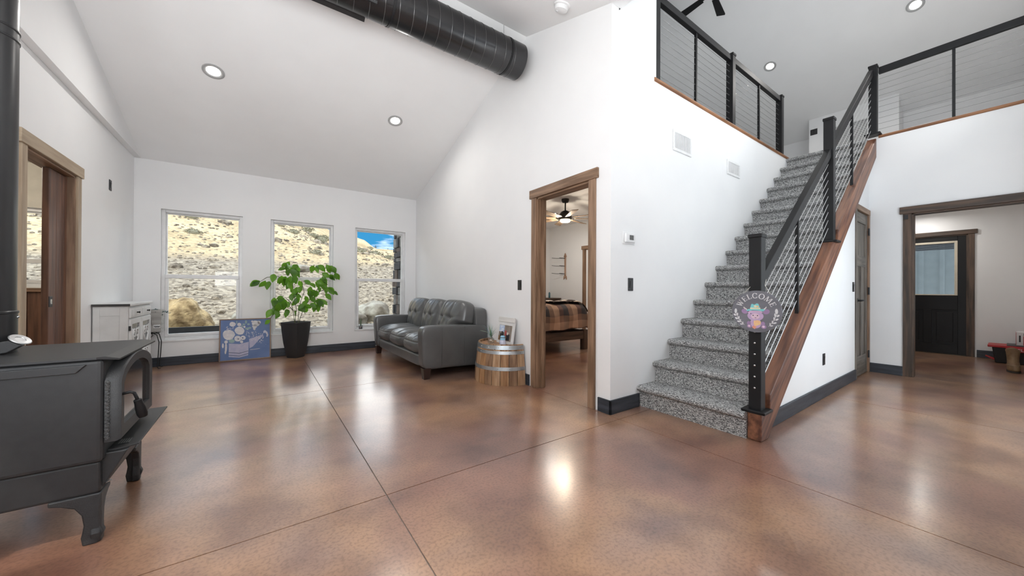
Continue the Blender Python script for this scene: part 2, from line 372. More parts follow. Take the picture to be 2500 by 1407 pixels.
# side room shell
st(bx(-3.7, XL-.12, 3.2, 3.3, 0, 2.6).box(-3.7, -3.6, 3.3, YB, 0, 2.6), 'wall_side_room', CREAM, 'cream walls of the side room behind the pocket door', 'wall')
st(bx(-3.7, XL-.12, 3.2, YB, 2.6, 2.7), 'ceiling_side_room', CREAM, 'cream ceiling of the side room', 'ceiling')
mb = MB()
for (p, q, a, b) in [(-3.6, -2.95, 1.08, 2.6), (-2.03, XL-.125, 1.08, 2.6), (-2.95, -2.03, 2.06, 2.6)]: mb.box(p, q, YB-.012, YB-.001, a, b)
st(mb, 'wall_side_room_back', CREAM, 'cream plaster around the side room window', 'wall')
wn = thing('trim_3', 'brown vertical board wainscot under the side room window', 'wainscot', (-2.5, YB-.03, 0), kind='structure')
x = -3.6
while x < XL-.16:
    bx(x+.002, min(x+.118, XL-.125), YB-.022, YB-.002, 0.0, 1.04).build('plank', RUST['z'], wn, w=True, bevel=.003, seg=1); x += .12
bx(-3.6, XL-.125, YB-.06, YB-.002, 1.04, 1.085).build('cap_rail', TRIM['x'], wn, w=True, bevel=.004)

# baseboards
def baseb(name, label, *bs):
    mb = MB()
    for b in bs: mb.box(*b)
    return tag(mb.build(name, BASEB, bevel=.004), label, 'baseboard', kind='structure')
HB = 0.125
baseb('baseboard_back', 'dark slate baseboard under the three windows', (XL+.02, XR-.001, YB-.018, YB-.001, 0, HB))
baseb('baseboard_left', 'dark slate baseboard on the left wall', (XL+.001, XL+.018, 5.13, YB-.02, 0, HB), (XL+.001, XL+.018, YSO, 4.01, 0, HB))
baseb('baseboard_right', 'dark slate baseboard behind sofa and barrel', (XR-.018, XR-.001, 3.185, YB-.02, 0, HB), (XR-.018, XR-.001, YS-.018, 2.175, 0, HB))
baseb('baseboard_stair', 'short dark slate baseboard between corner and lowest step', (XR-.018, 2.925, YS-.018, YS-.001, 0, HB))
baseb('baseboard_understair', 'long dark slate baseboard under the stair timber', (3.19, 6.03, YT-.018, YT-.001, 0, HB))
baseb('baseboard_opening', 'dark baseboard between closet door and wide opening', (XO-.018, XO-.001, 0.815, YT, 0, HB))
baseb('baseboard_entry', 'dark baseboard beside the black entry door', (XE-.018, XE-.001, YSO, 0.33, 0, HB))

# door casings: boards parented to one trim
def casing_x(name, label, X, y0, y1, ztop, W, jw=.085, hd=.10, ovh=.03, side=-1, depth=.12, jm=None, skip=()):
    jm = jm or W
    t = thing(name, label, 'door trim', (X, (y0+y1)/2, 0), kind='structure')
    p = X+side*.02
    if 'lo' not in skip: bx(p, X, y0-jw, y0, 0, ztop).build('casing_board', W['z'], t, w=True, bevel=.003)
    if 'hi' not in skip: bx(p, X, y1, y1+jw, 0, ztop).build('casing_board', W['z'], t, w=True, bevel=.003)
    bx(X+side*.028, X, y0-jw-ovh, y1+jw+ovh, ztop, ztop+hd).build('head_board', W['y'], t, w=True, bevel=.004)
    X2 = X-side*depth
    if 'lo' not in skip: bx(X+side*.004, X2, y0-.002, y0+.018, 0, ztop).build('jamb_board', jm['z'], t, w=True, bevel=.002)
    if 'hi' not in skip: bx(X+side*.004, X2, y1-.018, y1+.002, 0, ztop).build('jamb_board', jm['z'], t, w=True, bevel=.002)
    bx(X+side*.004, X2, y0-.002, y1+.002, ztop-.018, ztop).build('jamb_head', jm['y'], t, w=True, bevel=.002)
    return t
t = casing_x('trim_4', 'brown wooden casing of the bedroom doorway beside the barrel', XR, 2.29, 3.07, 2.125, TRIM, jw=.08, hd=.095)
bx(XR+.05, XR+.085, 3.025, 3.052, 0, 2.107).build('door_stop', TRIM['z'], t, w=True, bevel=.002)
bx(XR+.05, XR+.085, 2.29+.018, 2.29+.03, 0, 2.107).build('door_stop', TRIM['z'], t, w=True, bevel=.002)
bx(XR+.09, XR+.10, 3.035, 3.053, 0.93, 1.03).build('strike_plate', BLACK, t, w=True)
t = casing_x('trim_5', 'tan and brown wooden casing of the pocket door behind the stove', XL, 4.13, 5.01, 2.125, TRIM_LIT, side=1, jm=TRIM, jw=.075, hd=.10)
t = casing_x('trim_6', 'dark wooden casing of the wide opening to the entry', XO, YSO+.05, 0.735, 2.10, TRIM_SHADED, skip=('lo',), jw=.075, hd=.09)
bx(XO-.035, XO-.02, .765, .80, 2.03, 2.085).build('latch', BLACK, t, w=True)
t = casing_x('trim_7', 'dark wooden casing around the black entry door', XE, 0.42, 1.32, 2.08, TRIM_SHADED, jw=.07, hd=.075)
t = casing_x('trim_8', 'brown casing of the closet door inside the bedroom', 6.05, 4.80, 5.62, 2.02, TRIM, jw=.08, hd=.08, depth=.1)
bx(6.075, 6.11, 4.82, 5.60, 0.01, 2.0).build('door_leaf', RUST['z'], t, w=True, bevel=.003)

# pocket door leaf half drawn out of the left wall
d = thing('door_1', 'brown plank pocket door half slid out behind the stove', 'door', (XL-.06, 4.8, 0), kind='structure')
y = 4.66
while y < 5.02:
    bx(XL-.085, XL-.045, y+.0015, min(y+.135, 5.03)-.0015, 0.01, 2.10).build('plank', RUST['z'], d, w=True, bevel=.004, seg=1); y += .135
pl = bx(XL-.046, XL-.040, 4.665, 4.725, 0.93, 1.02).build('pull_plate', BLACK, d, w=True, bevel=.003)
bx(XL-.0405, XL-.038, 4.682, 4.708, 0.955, 0.995).build('pull_recess', STEEL, pl, w=True)

# closet door under the stairs
d = thing('door_3', 'narrow grey weathered three-panel closet door under the stairs', 'door', (6.4, YT, 0), kind='structure')
bx(6.045, 6.10, YT-.012, YT+.06, 0, 2.16).build('jamb_board', GREYW['z'], d, w=True, bevel=.003)
bx(6.73, 6.80, YT-.012, YT+.06, 0, 2.16).build('jamb_board', TRIM['z'], d, w=True, bevel=.003)
bx(6.045, 6.80, YT-.015, YT+.06, 2.13, 2.20).build('head_board', TRIM['x'], d, w=True, bevel=.003)
for (a, b, c, e) in [(6.105, 6.19, .01, 2.12), (6.64, 6.725, .01, 2.12), (6.19, 6.64, .01, .26), (6.19, 6.64, 1.42, 1.56), (6.19, 6.64, 1.99, 2.12), (6.39, 6.44, .26, 1.42)]:
    bx(a, b, YT+.005, YT+.04, c, e).build('frame_board', GREYW['z' if e-c > b-a else 'x'], d, w=True, bevel=.003)
for (a, b, c, e) in [(6.19, 6.39, .26, 1.42), (6.44, 6.64, .26, 1.42), (6.19, 6.64, 1.56, 1.99)]:
    bx(a, b, YT+.018, YT+.03, c, e).build('panel', GREYW['z'], d, w=True)
for z in (.25, 1.1, 1.9): bx(6.715, 6.745, YT-.018, YT-.004, z-.05, z+.05).build('hinge', BLACK, d, w=True, bevel=.003)
h = MB().lathe([(.028, 0), (.028, .012), (.012, .014), (.012, .05)], 16, (6.15, YT+.005, .98), 'y').map(lambda v: Vector((v.x, 2*(YT+.005)-v.y, v.z))).build('handle_rose', BLACK, d, w=True, smooth=True, angle=40)
MB().tube([(6.15, YT-.045, .98), (6.20, YT-.047, .982), (6.26, YT-.045, .978)], [.010, .009, .008], 10).build('lever', BLACK, h, w=True, smooth=True)

# black entry door with half light
BD = P('black_door_paint', (0.007, 0.007, 0.008), 0.42, col2=(0.009, 0.009, 0.009), scale=3, spec=.25)
d = thing('door_4', 'black panelled entry door with half-light window and blind', 'door', (XE, .87, 0), kind='structure')
D0, D1, X0 = .422, 1.318, XE+.01
for (a, b, c, e) in [(D0, .53, .01, 2.075), (1.21, D1, .01, 2.075), (.53, 1.21, .01, .17), (.53, 1.21, .78, 1.03), (.53, 1.21, 1.98, 2.075), (.82, .92, .17, .78)]:
    bx(X0, X0+.045, a, b, c, e).build('frame_board', BD, d, w=True, bevel=.003)
for (a, b) in [(.53, .82), (.92, 1.21)]:
    p = bx(X0+.018, X0+.035, a, b, .17, .78).build('panel', BD, d, w=True)
    bx(X0+.006, X0+.02, a+.05, b-.05, .22, .73).build('raised_field', BD, p, w=True, bevel=.006)
LT = P('almond_light_frame', (.62, .56, .44), .4)
for (a, b, c, e) in [(.53, .565, 1.03, 1.98), (1.175, 1.21, 1.03, 1.98), (.565, 1.175, 1.945, 1.98), (.565, 1.175, 1.03, 1.05)]:
    bx(X0-.012, X0+.03, a, b, c, e).build('light_frame', LT, d, w=True, bevel=.003)
bx(X0+.02, X0+.026, .56, 1.18, 1.05, 1.95).build('pane', GLASS, d, w=True)
BL = P('navy_blind', (.015, .02, .035), .5)
for k in range(6): bx(X0+.004, X0+.016, .57, 1.17, 1.93-.018*k, 1.943-.018*k).build('blind_slat', BL, d, w=True)
bx(X0-.02, X0+.06, D0, D1, 0, .012).build('threshold', P('bronze_sill', (.05, .04, .03), .4, .6), d, w=True)
for z in (.3, 1.1, 1.85): bx(X0-.012, X0+.002, .408, .43, z-.05, z+.05).build('hinge', BLACK, d, w=True)
# metal-clad wall seen through the entry door
cw = thing('metal_shed_wall', 'blue-grey ribbed metal wall outside the entry door', 'wall', (XE+1.6, .8, 0))
SM = P('blue_grey_sheet', (.22, .25, .255), .5)
for k in range(14):
    yy = -1.0+k*.28
    p = bx(XE+1.6, XE+1.62, yy, yy+.28, -.2, 3.2).build('sheet', SM, cw, w=True)
    MB().prism([(yy+.10, XE+1.6), (yy+.12, XE+1.575), (yy+.16, XE+1.575), (yy+.18, XE+1.6)], 'z', -.2, 3.2).map(lambda v: Vector((v.y, v.x, v.z))).build('rib', SM, p, w=True)

# windows
def window(name, label, a, b, z0, z1, meet, split=True):
    t = thing(name, label, 'window', ((a+b)/2, YB, z0), kind='structure')
    y0, y1 = YB+.055, YB+.125
    for q in [(a, a+.04, z0, z1), (b-.04, b, z0, z1), (a+.04, b-.04, z1-.04, z1), (a+.04, b-.04, z0, z0+.045)]:
        bx(q[0], q[1], y0, y1, q[2], q[3]).build('frame', WHITE, t, w=True, bevel=.004)
    bx(a+.041, b-.041, y0-.02, y0+.029, meet-.035, meet+.02).build('meeting_rail', WHITE, t, w=True, bevel=.005)
    s = MB()
    for q in [(a+.041, a+.075, z0+.046, meet-.036), (b-.075, b-.041, z0+.046, meet-.036), (a+.075, b-.075, z0+.046, z0+.085)]: s.box(q[0], q[1], y0-.012, y0+.03, q[2], q[3])
    s.build('lower_sash', WHITE, t, w=True, bevel=.004)
    s = MB()
    for q in [(a+.041, a+.055, meet, z1-.041), (b-.055, b-.041, meet, z1-.041), (a+.055, b-.055, z1-.056, z1-.041)]: s.box(q[0], q[1], y0+.035, y0+.065, q[2], q[3])
    s.build('upper_sash', WHITE, t, w=True, bevel=.003)
    bx(a+.07, b-.07, y0+.008, y0+.013, z0+.08, meet-.02).build('pane', GLASS, t, w=True)
    bx(a+.05, b-.05, y0+.048, y0+.053, meet+.01, z1-.05).build('pane', GLASS, t, w=True)
    bx(a-.004, b+.004, YB-.012, YB+.06, z0-.022, z0+.002).build('sill', WHITE, t, w=True, bevel=.004)
window('window_1', 'tall white window nearest the left wall, painting below it', *WIN[0], WZ0, WZ1, 1.265)
window('window_2', 'tall white middle window behind the potted tree', *WIN[1], WZ0, WZ1, 1.265)
window('window_3', 'tall white window nearest the sofa showing blue sky', *WIN[2], WZ0, WZ1, 1.265)
window('window_4', 'white window of the side room seen through the pocket door', -2.95, -2.03, 1.10, 2.06, 1.42)
# ================================================================ outdoors
def crest(x):
    pts = [(-30, 11), (-4, 9.5), (0.5, 7.6), (2.5, 6.6), (4.2, 5.5), (6.0, 5.15), (6.8, 4.95), (7.6, 4.35), (12, 4.3), (40, 4.3)]
    for (a, p), (b, q) in zip(pts, pts[1:]):
        if x <= b: return p+(q-p)*(max(x, a)-a)/(b-a)
    return 4.3
def hsh(x, y):
    s = 0
    for k, (f, a) in enumerate([(0.35, .30), (0.9, .13), (2.3, .05)]):
        s += a*math.sin(f*x*1.3+1.7*k+math.sin(f*y*1.1+k))*math.cos(f*y+0.6*k+math.sin(f*x*.8))
    return s
def ground(x, y):
    if y < 9: b = -0.02+max(0, y-7.1)*.17; w = .05
    elif y < 14: b = .30+(y-9)*.33; w = .05+.25*(y-9)/5
    elif y < 30: t = (y-14)/16; b = 1.95+(crest(x*30/max(y, 20))-1.95)*t; w = .3+1.1*math.sin(PI*t)*(.3+.7*t)
    else: b = crest(x*30/y)-(y-30)*.25; w = .4
    return b+w*hsh(x, y)
def terrain_mat():
    m = bpy.data.materials.new('sandy_hillside'); m.use_nodes = True
    n, l = m.node_tree.nodes, m.node_tree.links; b = n['Principled BSDF']
    tc = n.new('ShaderNodeTexCoord')
    t1 = n.new('ShaderNodeTexNoise'); t1.inputs['Scale'].default_value = .7; t1.inputs['Detail'].default_value = 8
    t2 = n.new('ShaderNodeTexNoise'); t2.inputs['Scale'].default_value = 9; t2.inputs['Detail'].default_value = 6
    v = n.new('ShaderNodeTexVoronoi'); v.inputs['Scale'].default_value = 14
    for t in (t1, t2, v): l.new(tc.outputs['Object'], t.inputs[0])
    c1 = n.new('ShaderNodeValToRGB'); c1.color_ramp.elements[0].position = .35; c1.color_ramp.elements[1].position = .65
    c1.color_ramp.elements[0].color = (.46, .345, .20, 1); c1.color_ramp.elements[1].color = (.68, .55, .36, 1); l.new(t1.outputs[0], c1.inputs[0])
    c2 = n.new('ShaderNodeValToRGB'); c2.color_ramp.elements[0].position = .32; c2.color_ramp.elements[1].position = .62
    c2.color_ramp.elements[0].color = (.58, .55, .50, 1); c2.color_ramp.elements[1].color = (1.05, 1.04, 1.0, 1); l.new(t2.outputs[0], c2.inputs[0])
    mx = n.new('ShaderNodeMix'); mx.data_type = 'RGBA'; mx.blend_type = 'MULTIPLY'; mx.inputs[0].default_value = .8
    l.new(c1.outputs[0], mx.inputs[6]); l.new(c2.outputs[0], mx.inputs[7])
    # greyer crushed gravel on the graded strip near the house
    sp = n.new('ShaderNodeSeparateXYZ'); l.new(tc.outputs['Object'], sp.inputs[0])
    mr = n.new('ShaderNodeMapRange'); mr.inputs[1].default_value = 13.6; mr.inputs[2].default_value = 14.6; mr.inputs[3].default_value = 1; mr.inputs[4].default_value = 0; l.new(sp.outputs[1], mr.inputs[0])
    c3 = n.new('ShaderNodeValToRGB'); c3.color_ramp.elements[0].color = (.15, .12, .09, 1); c3.color_ramp.elements[1].color = (.44, .375, .285, 1)
    sc = n.new('ShaderNodeSeparateColor'); l.new(v.outputs['Color'], sc.inputs[0]); l.new(sc.outputs[0], c3.inputs[0])
    m2 = n.new('ShaderNodeMix'); m2.data_type = 'RGBA'; l.new(mr.outputs[0], m2.inputs[0]); l.new(mx.outputs[2], m2.inputs[6]); l.new(c3.outputs[0], m2.inputs[7])
    l.new(m2.outputs[2], b.inputs['Base Color']); b.inputs['Roughness'].default_value = .95
    bp = n.new('ShaderNodeBump'); bp.inputs['Strength'].default_value = .8; bp.inputs['Distance'].default_value = .08
    l.new(t2.outputs[0], bp.inputs['Height']); l.new(bp.outputs[0], b.inputs['Normal'])
    return m
mb = MB(); nx, ny = 150, 130
ys = [7.03+(j/ny)**1.6*40 for j in range(ny+1)]
for j in range(ny+1):
    for i in range(nx+1):
        x = -14+28*i/nx; x = x*(1+ys[j]/60)+2; mb.v.append((x, ys[j], ground(x, ys[j])))
for j in range(ny):
    for i in range(nx):
        a = j*(nx+1)+i; mb.f.append((a, a+1, a+nx+2, a+nx+1))
o = mb.build('hillside', terrain_mat(), smooth=True)
tag(o, 'dry sandy hillside rising behind the windows', 'hillside', kind='structure'); HILL = o
# loose gravel
def ico():
    bm = bmesh.new(); bmesh.ops.create_icosphere(bm, subdivisions=1, radius=1); v = [x.co.copy() for x in bm.verts]; f = [tuple(q.index for q in x.verts) for x in bm.faces]; bm.free(); return v, f
IV, IF = ico()
mb = MB()
for k in range(5200):
    y = 7.4+R.random()**1.3*14; x = R.uniform(-.42, .42)*y+R.uniform(-1.5, 1.5)-.3
    s = R.uniform(.012, .035)*(1+(R.random() < .04)*2.2)*(.6+y/14); sq = (R.uniform(.7, 1.3), R.uniform(.7, 1.3), R.uniform(.5, .8)); z = ground(x, y)
    ra = R.uniform(0, 6); ca, sa = math.cos(ra), math.sin(ra)
    mb.add([(x+s*(p.x*sq[0]*ca-p.y*sq[1]*sa), y+s*(p.x*sq[0]*sa+p.y*sq[1]*ca), z+s*p.z*sq[2]*(.8+.4*R.random())) for p in IV], IF)
o = mb.build('gravel', P('gravel_stone', (.40, .34, .26), .9, col2=(.12, .095, .07), scale=5, lo=.4, hi=.6))
o.parent = HILL; tag(o, kind='stuff')
# boulders
ROCK = P('tan_boulder', (.58, .43, .23), .9, col2=(.17, .11, .05), scale=7, detail=12, bump=1.0, bscale=9, bdist=.06)
ROCK2 = P('grey_boulder', (.46, .44, .38), .9, col2=(.16, .13, .10), scale=3, detail=9, bump=.9, bscale=6, bdist=.05)
def boulder(x, y, sx, sy, sz, label, mat, seed, dz=0):
    rr = random.Random(seed); bm = bmesh.new(); bmesh.ops.create_icosphere(bm, subdivisions=4, radius=1)
    from mathutils import noise as NZ
    of = Vector((seed*3.7, seed*1.3, seed*.7))
    ph = [(Vector((rr.uniform(-1, 1), rr.uniform(-1, 1), rr.uniform(-.6, 1))).normalized(), rr.uniform(.80, .95)) for _ in range(12)]
    for v in bm.verts:
        d = v.co.normalized(); r = 1.0
        for nn, h in ph:
            q = d.dot(nn)
            if q > .2: r = min(r, h/q)
        r *= 1+.16*NZ.fractal(d*1.6+of, 1.0, 2.0, 5)+.05*NZ.fractal(d*6+of, 1.0, 2.0, 3)
        v.co = Vector((d.x*r*sx, d.y*r*sy, d.z*r*sz))
    me = bpy.data.meshes.new('boulder'); bm.to_mesh(me); bm.free(); me.materials.append(mat)
    me.polygons.foreach_set('use_smooth', [True]*len(me.polygons))
    o = bpy.data.objects.new('boulder', me); COL.objects.link(o); o.location = (x, y, ground(x, y)+sz*.42+dz)
    return tag(o, label, 'boulder', 'boulders outside the windows')
boulder(-1.22, 8.75, .50, .42, .50, 'large tan boulder low in the leftmost window', ROCK, 3, -.05)
boulder(-.20, 9.0, .30, .3, .26, 'brown boulder at the right edge of the leftmost window', ROCK2, 5)
boulder(1.62, 8.7, .42, .34, .28, 'rounded grey boulder at the right edge of the middle window', ROCK2, 9)
boulder(2.28, 9.2, .42, .36, .30, 'pale grey boulder low in the window beside the sofa', ROCK2, 12)
boulder(1.05, 13.2, .30, .22, .14, 'small dark flat stone seen just above the potted tree', ROCK2, 21)
# sagebrush
SAGE = P('sage_leaf', (.20, .19, .13), .9, col2=(.36, .34, .25), scale=20)
def shrub_mesh(seed):
    rr = random.Random(seed); mb = MB()
    for k in range(220):
        a = rr.uniform(0, 2*PI); e = rr.uniform(.15, 1.5); d = Vector((math.cos(a)*math.cos(e), math.sin(a)*math.cos(e), math.sin(e)*.75))
        p = d*rr.uniform(.55, 1.0); s = d.cross(Vector((rr.uniform(-1, 1), rr.uniform(-1, 1), rr.uniform(-1, 1)))).normalized()*.07
        t = d*.16
        mb.add([p-s, p+s, p+t+s*.4, p+t-s*.4], [(0, 1, 2, 3)])
    for k in range(14):
        a = rr.uniform(0, 2*PI); e = rr.uniform(.3, 1.4); d = Vector((math.cos(a)*math.cos(e), math.sin(a)*math.cos(e), math.sin(e)*.75)); mb.tube([(0, 0, -.1), d*.5, d*.9], [.03, .02, .008], 4, False)
    mb.ball((0, 0, .15), .62, (1, 1, .8), 10, 6)
    me = mb.mesh('sagebrush'); me.materials.append(SAGE); return me
SM_ = [shrub_mesh(s) for s in (1, 2, 3)]
def at_px(u, v, y):
    D = fw*F+rt*(u-1250)+up*(703.5-v); t = y/D.y; return D*t+Vector((0, 0, H))
k = 0
spots = [(418, 527, 24), (465, 550, 21), (463, 572, 19), (467, 592, 18), (472, 612, 16.5), (455, 527, 26), (500, 545, 23), (530, 560, 20), (568, 553, 22), (585, 536, 25), (488, 532, 25), (430, 562, 20),
         (640+25, 553, 22), (681, 560, 20), (700, 550, 22), (725, 545, 24), (750, 548, 24), (765, 562, 21), (785, 570, 21), (778, 585, 19), (792, 560, 24), (715, 568, 19), (742, 553, 23), (773, 630, 15.5),
         (878, 633, 17), (915, 626, 19), (940, 632, 18), (950, 645, 16), (903, 590, 27), (75, 540, 20), (101, 560, 18)]
ORD = ['leftmost', 'second', 'third', 'fourth', 'fifth', 'sixth', 'seventh', 'eighth', 'ninth', 'tenth', 'eleventh', 'twelfth', 'thirteenth', 'fourteenth']
nth = {}
for (u, v, y) in sorted(spots):
    p = at_px(u, v, y)
    o = bpy.data.objects.new('sagebrush', SM_[k % 3]); COL.objects.link(o); s = R.uniform(.20, .36)
    o.location = (p.x, y, ground(p.x, y)-.03); o.scale = (s*1.3, s*1.3, s); o.rotation_euler = (0, 0, R.uniform(0, 6)); k += 1
    wn_ = 'the side room window' if u < 200 else 'the leftmost window' if u < 600 else 'the middle window' if u < 830 else 'the window beside the sofa'
    i_ = nth.get(wn_, 0); nth[wn_] = i_+1
    tag(o, (ORD[i_]+' grey-green sagebrush' if i_ == 0 else ORD[i_]+' grey-green sagebrush from the left')+' seen through '+wn_, 'shrub', 'sagebrush seen through '+wn_)
# utility poles on the crest
for (u, lab) in [(917, 'taller thin utility pole on the skyline, nearer the hill'), (947, 'thin utility pole on the skyline nearest the stone pier')]:
    p = at_px(u, 600, 33); t = thing('utility_pole', lab, 'pole', (p.x, 33, ground(p.x, 33)-.3), group='utility poles on the skyline')
    PW = P('pole_wood', (.09, .07, .05), .9)
    hgt = 1.75 if u == 917 else 1.55
    MB().tube([(0, 0, 0), (0, 0, hgt)], .028, 8).build('post', PW, t); bx(-.12, .12, -.02, .02, hgt-.18, hgt-.14).build('crossarm', PW, t)
# stone-clad pier beside the third window
sp = thing('stone_pier', 'dark ledgestone pier outside beside the sofa window', 'stone pier', (2.32, 7.05, 0))
bx(2.36, 2.8, 7.03, 7.60, -.3, 3.0).build('core', P('pier_mortar', (.035, .035, .037), .95), sp, w=True)
ST = [P('ledgestone_'+n_, c, .85, col2=tuple(q*.6 for q in c), scale=9, bump=.5, bscale=14, bdist=.02) for n_, c in [('charcoal', (.075, .072, .075)), ('brown', (.16, .125, .105)), ('grey', (.24, .23, .215))]]
z = -.1
while z < 2.9:
    hgt = R.choice([.09, .12, .16, .2]); y = 7.04
    while y < 7.60:
        wd = min(R.choice([.12, .17, .22, .3]), 7.62-y)
        mb = bx(2.30+R.uniform(-.015, .02), 2.37, y+.004, y+wd-.004, z+.004, z+hgt-.004)
        mb.build('stone', ST[R.choice([0, 0, 0, 1, 2])], sp, w=True, bevel=.008, seg=1); y += wd
    z += hgt
tag(bx(-1.2, .1, 7.16, 7.22, -.1, .505).build('steel_planter_edge', P('black_steel', (.008, .009, .012), .5), bevel=.003), 'black steel garden edging just outside the leftmost window', 'edging')
# ================================================================ stairs
N_ST, RISE, RUN, X1 = 16, 0.1985, 0.2545, 2.945
stc = thing('staircase', 'grey carpeted staircase with a brown timber stringer', 'staircase', (X1, 1.59, 0))
def bull(x0, x1, z1, th, r=.026, n=7):
    # side profile of a carpeted step: riser and a rounded nosing that overhangs it
    pts = [(x0, z1-RISE), (x0, z1-2*r-.012)]
    for k in range(n+1):
        a = -PI/2-PI*k/n
        pts.append((x0-.018+math.cos(a)*r, z1-r+math.sin(a)*r))
    pts += [(x1+.02, z1), (x1+.02, z1-th), (x0+.05, z1-th), (x0+.05, z1-RISE)]
    return pts
for i in range(1, N_ST):
    x0 = X1+(i-1)*RUN
    mb = MB().prism(bull(x0, x0+RUN, i*RISE, .05), 'y', YT+.012, YS-.002)
    mb.build('carpeted_step', CARPET, stc, w=True, smooth=True, angle=35)
x0 = X1+15*RUN
MB().prism(bull(x0, XO-.02, N_ST*RISE, .05), 'y', YT+.012, YS-.002).build('carpeted_step', CARPET, stc, w=True, smooth=True, angle=35)
def zup(x): return 0.675+0.787*(x-3.574)
prof = [(2.958, 0.0), (3.085, 0.0), (3.17, 0.075), (6.72, 2.89), (6.72, 3.15), (4.93, zup(4.93)), (4.93, 1.60), (zlow(0)*0+4.745, 1.60), (4.70, zup(4.70)), (3.12, zup(3.12)), (3.12, 0.20), (2.958, 0.20)]
mb = MB(); mb.prism(prof, 'y', 1.042, YT+.010)
mb.build('stringer', BEAM, stc, w=True, bevel=.008, seg=2)
# ---- railings
def cable_rail(name, label, loc): return thing(name, label, 'railing', loc, group='black cable railings')
def newel(x, y, z0, z1, par, plate=True, dots=()):
    n_ = bx(x-.041, x+.041, y-.041, y+.041, z0, z1-.018).build('newel_post', BLKMET, par, w=True, bevel=.004)
    MB().prism([(x-.047, y-.047), (x+.047, y-.047), (x+.047, y+.047), (x-.047, y+.047)], 'z', z1-.03, z1).build('post_cap', BLKMET, n_, w=True, bevel=.006)
    if plate:
        bx(x-.078, x+.078, y-.078, y+.078, z0-.001, z0+.022).build('base_plate', BLKMET, n_, w=True, bevel=.006)
    for z in dots:
        MB().lathe([(.0085, -.003), (.0085, .002), (.004, .005)], 10, (0, 0, 0), 'x').map(lambda v: Vector((x-.041-v.x, y+v.y, z+v.z))).build('cable_fitting', STEEL, n_, w=True, smooth=True)
    return n_
def bar(p, q, w, h, n_, par, mat):
    p, q = Vector(p), Vector(q); d = (q-p); L = d.length; d.normalize(); s = Vector((0, 0, 1)).cross(d).normalized(); u = d.cross(s)
    mb = MB().box(0, L, -w/2, w/2, -h/2, h/2).map(lambda v: p+d*v.x+s*v.y+u*v.z)
    return mb.build(n_, mat, par, w=True, bevel=.004)
YR = 1.095
sr = cable_rail('stair_railing', 'black sloping cable railing along the carpeted stairs', (3.02, YR, .2))
dots = [.38+.083*k for k in range(9)]
newel(3.02, YR, .20, 1.52, sr, dots=dots); newel(4.83, YR, 1.60, 2.90, sr)
SL = .79
zr = lambda x: 1.165+SL*(x-3.06)
bar((3.06, YR, zr(3.06)), (4.79, YR, zr(4.79)), .05, .075, 'handrail', sr, BLKMET)
bar((4.87, YR, zr(4.87)), (6.70, YR, zr(6.70)), .05, .075, 'handrail', sr, BLKMET)
for x in (3.87, 5.72): bx(x-.013, x+.013, YR-.013, YR+.013, zup(x)-.02, zr(x)-.01).build('baluster', BLKMET, sr, w=True, bevel=.002)
CABW = P('bright_cable', (.78, .78, .78), .35, .6)
for k in range(9):
    zc = lambda x: .38+.083*k+SL*(x-3.06)
    MB().tube([(3.06, YR, zc(3.06)), (4.79, YR, zc(4.79))], .0027, 6).build('cable', CABW, sr, w=True)
    MB().tube([(4.87, YR, zc(4.87)), (6.70, YR, zc(6.70))], .0027, 6).build('cable', CABW, sr, w=True)
ZT = 4.075
YL = 2.09
lr = cable_rail('loft_railing', 'black cable railing on the loft edge over the vents', (4.9, YL, LOFT+.04))
for x, pl in ((3.24, False), (4.93, False), (6.60, False)): newel(x, YL, LOFT+.04, 4.14, lr, pl)
for a, b in ((3.28, 4.89), (4.97, 6.56)): bar((a, YL, ZT), (b, YL, ZT), .05, .075, 'handrail', lr, BLKMET)
for x in (4.05, 5.80): bx(x-.013, x+.013, YL-.013, YL+.013, LOFT+.04, ZT-.03).build('baluster', BLKMET, lr, w=True, bevel=.002)
CABD = P('dull_cable', (.30, .30, .30), .4, .7)
for k in range(10):
    z = LOFT+.13+.076*k
    for a, b in ((3.28, 4.89), (4.97, 6.56)): MB().tube([(a, YL, z), (b, YL, z)], .0022, 6).build('cable', CABD, lr, w=True)
XRL = 6.86
lo = cable_rail('landing_railing', 'black cable railing on the landing above the wide opening', (XRL, .4, LOFT+.04))
newel(6.78, 1.083, LOFT+.04, 4.16, lo)
bar((XRL-.02, 1.04, ZT+.02), (XRL-.02, YSO+.01, ZT+.02), .05, .085, 'handrail', lo, BLKMET)
for y in (.40, -.2): bx(XRL-.033, XRL-.007, y-.013, y+.013, LOFT+.04, ZT-.01).build('baluster', BLKMET, lo, w=True, bevel=.002)
for k in range(10):
    z = LOFT+.13+.076*k; MB().tube([(XRL-.02, 1.04, z), (XRL-.02, YSO+.01, z)], .0022, 6).build('cable', CABD, lo, w=True)
# wooden caps
def capprof(a, b, z0, z1, ax, s, e, W, name, label):
    r = (z1-z0)/2; pts = [(a+r+r*math.cos(PI/2+PI*k/6), z0+r+r*math.sin(PI/2+PI*k/6)) for k in range(7)]+[(b, z0), (b, z1)]
    o = MB().prism(pts, ax, s, e).build(name, W, smooth=True, angle=35)
    return tag(o, label, 'wood trim', kind='structure')
capprof(YS-.02, YS+.14, LOFT, LOFT+.04, 'x', 3.17, 6.79, CAPW['x'], 'trim_9', 'orange-brown wood cap under the loft railing above the vents')
capprof(XO-.02, XO+.14, LOFT, LOFT+.04, 'y', 1.035, YSO, CAPW['y'], 'trim_10', 'orange-brown wood cap under the landing railing')

